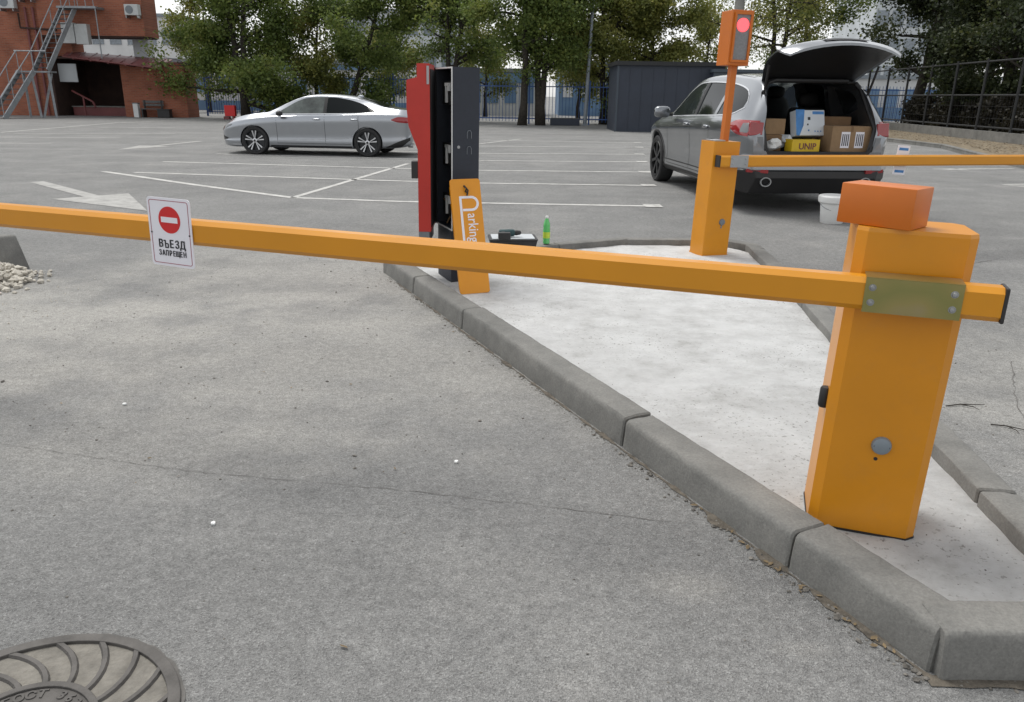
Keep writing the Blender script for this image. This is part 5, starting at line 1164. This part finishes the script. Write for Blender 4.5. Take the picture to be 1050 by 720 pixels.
for t0, t1 in ((0,4),(4,8),(8,12.5),(12.5,17.5),(17.5,24)):
    a, b = FP(t0), FP(t1); d = (b-a).normalized(); n = Vector((d.y,-d.x,0))*.12
    V = [a-n, a+n, b+n, b-n]; MB().add([v+Vector((0,0,.02)) for v in V]+[v+Vector((0,0,.42)) for v in V], [(3,2,1,0),(4,5,6,7),(0,1,5,4),(1,2,6,5),(2,3,7,6),(3,0,4,7)]).build('footing', M['kerb'], df)
    for z in (.55,1.62,2.75): MB().bar(a+Vector((0,0,z)), b+Vector((0,0,z)), .03, 6).build('rail', M['fence_black'], df)
    k = 0
    wr = MB(); nn = int((b-a).length/.22)
    for i in range(nn): p = a.lerp(b, (i+.5)/nn); wr.bar(p+Vector((0,0,.55)), p+Vector((0,0,1.62)), .006, 3)
    for j in range(2): z = .85+j*.4; wr.bar(a+Vector((0,0,z)), b+Vector((0,0,z)), .004, 3)
    wr.build('mesh_infill', M['fence_black'], df, kind='stuff')
for t in (.2,2.6,5.0,7.4,9.8,12.2,14.8,17.4,20.4,23.6): MB().bar(FP(t)+Vector((0,0,.3)), FP(t)+Vector((0,0,2.85)), .05, 6).build('post', M['fence_black'], df)

# ------------------------------------------------------------------ TREES
def leaf_cloud(mb, pts, r, n, size, spread, rnd_):
    for _ in range(n):
        c = rnd_.choice(pts); p = c + Vector((rnd_.gauss(0,spread), rnd_.gauss(0,spread), rnd_.gauss(0,spread*.75)-spread*.2))
        s = size*rnd_.uniform(.6,1.35); a = Vector((rnd_.gauss(0,1), rnd_.gauss(0,1), rnd_.gauss(0,.7))).normalized(); b = a.orthogonal().normalized(); b = (Matrix.Rotation(rnd_.uniform(0,6.28), 3, a) @ b)
        k = len(mb.v); w_ = s*rnd_.uniform(.28,.5)
        mb.v += [tuple(p-a*s*.5), tuple(p+b*w_), tuple(p+a*s*.5), tuple(p-b*w_)]; mb.f.append((k,k+1,k+2,k+3))
def tree(name, label, loc, h, tr, stems, leaf, seed, crown0=.35, spread=2.2, nleaf=6000, lsize=.17, clump=.42, group=None, droop=.0, limbs=9, cat='tree'):
    """stems: list of (dx, dy) leaning offsets at mid height"""
    rn = random.Random(seed); o = thing(name, label, cat, loc, 0, 0, group); wood = MB(); tips = []
    for (sx, sy) in stems:
        P = [Vector((sx*.05, sy*.05, -.05))]; N = 9; top = h*rn.uniform(.86,1.0)
        for i in range(1, N+1):
            t = i/N; P.append(Vector((sx*t*1.0+rn.gauss(0,.05)*h*.1, sy*t+rn.gauss(0,.05)*h*.1, top*t)))
        rad = [tr*(1.25 if i == 0 else 1)*(1-.86*(i/N)**.9)+.012 for i in range(N+1)]
        wood.tube(P, rad, 8)
        for q in range(limbs):
            t = crown0+(1-crown0)*((q+rn.random()*.8)/limbs)*.97; k = min(N-1, int(t*N)); fr_ = t*N-k; p = P[k].lerp(P[k+1], fr_); r0 = rad[k]*.6
            a = q*2.4+rn.uniform(-.5,.5); ln = spread*(1.0-.55*max(0,t-.45))*rn.uniform(.65,1.15); e = rn.uniform(.15,.75)-droop
            d = Vector((math.cos(a), math.sin(a), e)).normalized(); Q = [p]; M_ = 6
            for j in range(1, M_+1):
                d = (d+Vector((rn.gauss(0,.17), rn.gauss(0,.17), rn.gauss(0,.12)-droop*.1))).normalized(); Q.append(Q[-1]+d*ln/M_)
            wood.tube(Q, [max(.012, r0*(1-.85*j/M_)) for j in range(M_+1)], 5)
            tips += Q[3:]
            for s in range(5):
                j = rn.randint(2, M_); dd = (d*.6+Vector((rn.gauss(0,.7), rn.gauss(0,.7), rn.gauss(.1,.45)))).normalized(); l2 = ln*rn.uniform(.25,.5); T_ = [Q[j]]
                for u in range(3): dd = (dd+Vector((rn.gauss(0,.2), rn.gauss(0,.2), rn.gauss(0,.2)-droop*.2))).normalized(); T_.append(T_[-1]+dd*l2/3)
                wood.tube(T_, [.018,.014,.010,.006], 4); tips += T_[1:]
    wood.build('trunk', M['bark'], o, smooth='all')
    # sparse and dense clumps: keep some tips bare
    cl = [t for t in tips if noise.noise(t*.55+Vector((seed,0,0))) > -.22]
    mb = MB(); leaf_cloud(mb, cl or tips, 0, int(nleaf*1.5), lsize*.95, clump*.86, rn); mb.build('crown', M[leaf], o)
    return o
GT = 'trees along the back fence'
tree('leafy_tree', 'big dense olive green tree standing left of the silver sedan, foliage nearly to the ground', (-14.2,43.0,0), 9.5, .22, [(.5,0),(-.9,.3)], 'leafA', 11, .08, 3.6, 42000, 0.148, .42, GT, droop=.12, limbs=14)
tree('leafy_tree', 'low leafy tree touching the right side of the big tree, above the sedan roof', (-10.9,44.5,0), 6.2, .12, [(.4,.2)], 'leafB', 12, .12, 2.0, 9100, 0.133, .36, GT, droop=.1, limbs=10)
tree('leaning_tree', 'tree with a long curved leaning limb right behind the sedan', (-9.2,44.3,0), 8.5, .20, [(2.6,.2)], 'leafA', 13, .26, 3.0, 22750, 0.140, .40, GT, limbs=12)
tree('leafy_tree', 'slim dark-stemmed tree rising directly behind the kiosk', (-3.5,43.4,0), 9.0, .19, [(-.1,.2),(1.2,0)], 'leafA', 14, .34, 2.7, 21875, 0.140, .40, GT, limbs=10)
tree('leafy_tree', 'single-trunk tree just right of the kiosk, in front of the fence', (.32,39.6,0), 9.0, .20, [(.15,.1)], 'leafA', 15, .27, 2.6, 16625, 0.133, .40, GT, limbs=12)
tree('twin_tree', 'twin-trunked tree forming a V in the middle of the back row', (1.22,39.9,0), 9.0, .19, [(-.45,.2),(.75,.1)], 'leafA', 16, .27, 2.5, 19250, 0.133, .40, GT, limbs=9)
tree('twin_tree', 'twin-stemmed tree with yellowing leaves right of the lamp post', (4.6,42.6,0), 8.5, .18, [(-.35,.2),(.9,.1)], 'leafB', 17, .2, 2.6, 26250, 0.133, .40, GT, limbs=10)
tree('leafy_tree', 'yellowish rounded tree rising behind the navy shed', (7.0,42.5,0), 7.4, .15, [(-.1,0)], 'leafB', 18, .2, 2.5, 21000, 0.133, .42, GT, limbs=12)
GR = 'dark trees behind the right fence'
tree('dark_tree', 'thinly leaved tree with bare drooping twigs above the open tailgate', (13.2,41.5,0), 9.0, .17, [(.2,0),(-.8,.4)], 'leafB', 21, .42, 3.2, 9100, 0.109, .38, GR, droop=.25, limbs=13)
tree('dark_tree', 'dark tree with a leaning trunk just right of the raised tailgate', (19.6,40.5,0), 9.5, .30, [(1.2,0)], 'leafD', 22, .2, 3.2, 22750, 0.148, .42, GR, limbs=13)
tree('dark_tree', 'dark dense tree in the middle behind the right mesh fence', (19.5,33.0,0), 9.0, .26, [(.6,.2)], 'leafD', 23, .05, 3.0, 26250, 0.140, .42, GR, droop=.1, limbs=14)
tree('dark_tree', 'dark dense tree at the right edge behind the mesh fence', (20.0,27.5,0), 9.0, .26, [(.2,.3)], 'leafD', 24, .05, 3.0, 26250, 0.133, .42, GR, droop=.12, limbs=14)
tree('dark_tree', 'small dark leaning tree between the two dense trees at right', (18.6,30.3,0), 6.5, .14, [(1.0,.1)], 'leafD', 25, .3, 1.9, 8750, 0.125, .36, GR, limbs=9)
tree('dark_tree', 'far dark tree filling the gap behind the right fence', (24.5,43,0), 10, .3, [(0,0)], 'leafD', 26, .15, 3.8, 24500, 0.172, .5, GR, limbs=14)
GB = 'trees in the yard beyond the fence'
for i_, (x, y, h, sd__, tx) in enumerate(((-21,56,7.5,41,'farthest left, beyond the brick extension'),(-8.2,53,6.5,42,'seen behind the sedan boot'),(-2.0,54,7.0,43,'seen between the kiosk and the tree trunks'),(4.0,52,6.5,44,'seen behind the lamp post'),(12.5,55,7.5,45,'seen above the slate shed'))):
    tree('yard_tree', 'small yellow-green tree beyond the fence, '+tx, (x,y,0), h, .13, [(.2,0)], 'leafB', sd__, .2, 2.1, 6000, .16, .42, GB, limbs=10)
tree('dark_tree', 'tall dark tree deep behind the right fence, between leaning trunk and dense tree', (22.5,37,0), 10, .28, [(.4,0)], 'leafD', 27, .05, 3.4, 20000, .17, .42, GR, limbs=15)
tree('dark_tree', 'dark tree deep behind the right edge of the fence', (23.2,31,0), 10, .28, [(-.3,0)], 'leafD', 28, .05, 3.4, 20000, .16, .42, GR, limbs=15)
tree('dark_tree', 'slender tree with thin foliage behind the middle of the raised tailgate', (15.6,46,0), 9, .15, [(.5,0)], 'leafA', 29, .3, 2.8, 11000, .14, .42, GR, limbs=13)
# dark hedge behind the mesh fence
def bush(label, loc, rx, ry, h, leaf, n, seed, ls=.14):
    rn = random.Random(seed); o = thing('hedge_bush', label, 'bush', loc, 0, 0, 'dark hedge bushes behind the mesh fence'); mb = MB(); wd = MB(); pts = []
    for i in range(14):
        a = rn.uniform(0,6.28); q_ = Vector((math.cos(a)*rx*rn.uniform(.2,.9), math.sin(a)*ry*rn.uniform(.2,.9), h*rn.uniform(.6,1))); wd.tube([Vector((q_.x*.2,q_.y*.2,0)), q_*.55, q_], [.03,.02,.008], 4)
    for i in range(130): a = rn.uniform(0,6.28); d = rn.random()**.5; pts.append(Vector((math.cos(a)*rx*d, math.sin(a)*ry*d, h*rn.uniform(.05,1)*(1-.25*d*d))))
    leaf_cloud(mb, pts, 0, n, ls, .13, rn); wd.build('stems', M['bark'], o); mb.build('foliage', M[leaf], o)
for i, (x, y, t_) in enumerate(((17.6,24.3,'nearest the right edge'),(18.0,27.6,'second from the right edge'),(18.4,31.0,'third from the right edge'),(18.9,34.6,'fourth from the right edge'),(19.4,38.4,'farthest, right of the crossover'))):
    bush('dark brown hedge bush behind the mesh fence, '+t_, (x,y,.08), .75, 2.0, 1.55, 'leafS', 5200, 70+i)
for i, (x, y, s, t_) in enumerate(((5.9,41.8,1.0,'left of the navy shed under the yellowing tree'),(-7.6,43.8,1.1,'behind the boot of the sedan'),(-11.8,43.4,1.0,'behind the bonnet of the sedan'))):
    rn = random.Random(90+i); o = thing('shrub', 'loose green shrub '+t_, 'shrub', (x,y,0)); mb = MB(); wd = MB(); pts = []
    for k in range(10): q_ = Vector((rn.gauss(0,.5)*s, rn.gauss(0,.4), rn.uniform(.8,2.0)*s)); wd.tube([Vector((0,0,0)), q_*.5, q_], [.03,.02,.008], 4); pts += [q_*.6, q_*.8, q_]
    leaf_cloud(mb, pts, 0, 2200, .15, .28, rn); wd.build('stems', M['bark'], o); mb.build('foliage', M['leafA'], o)
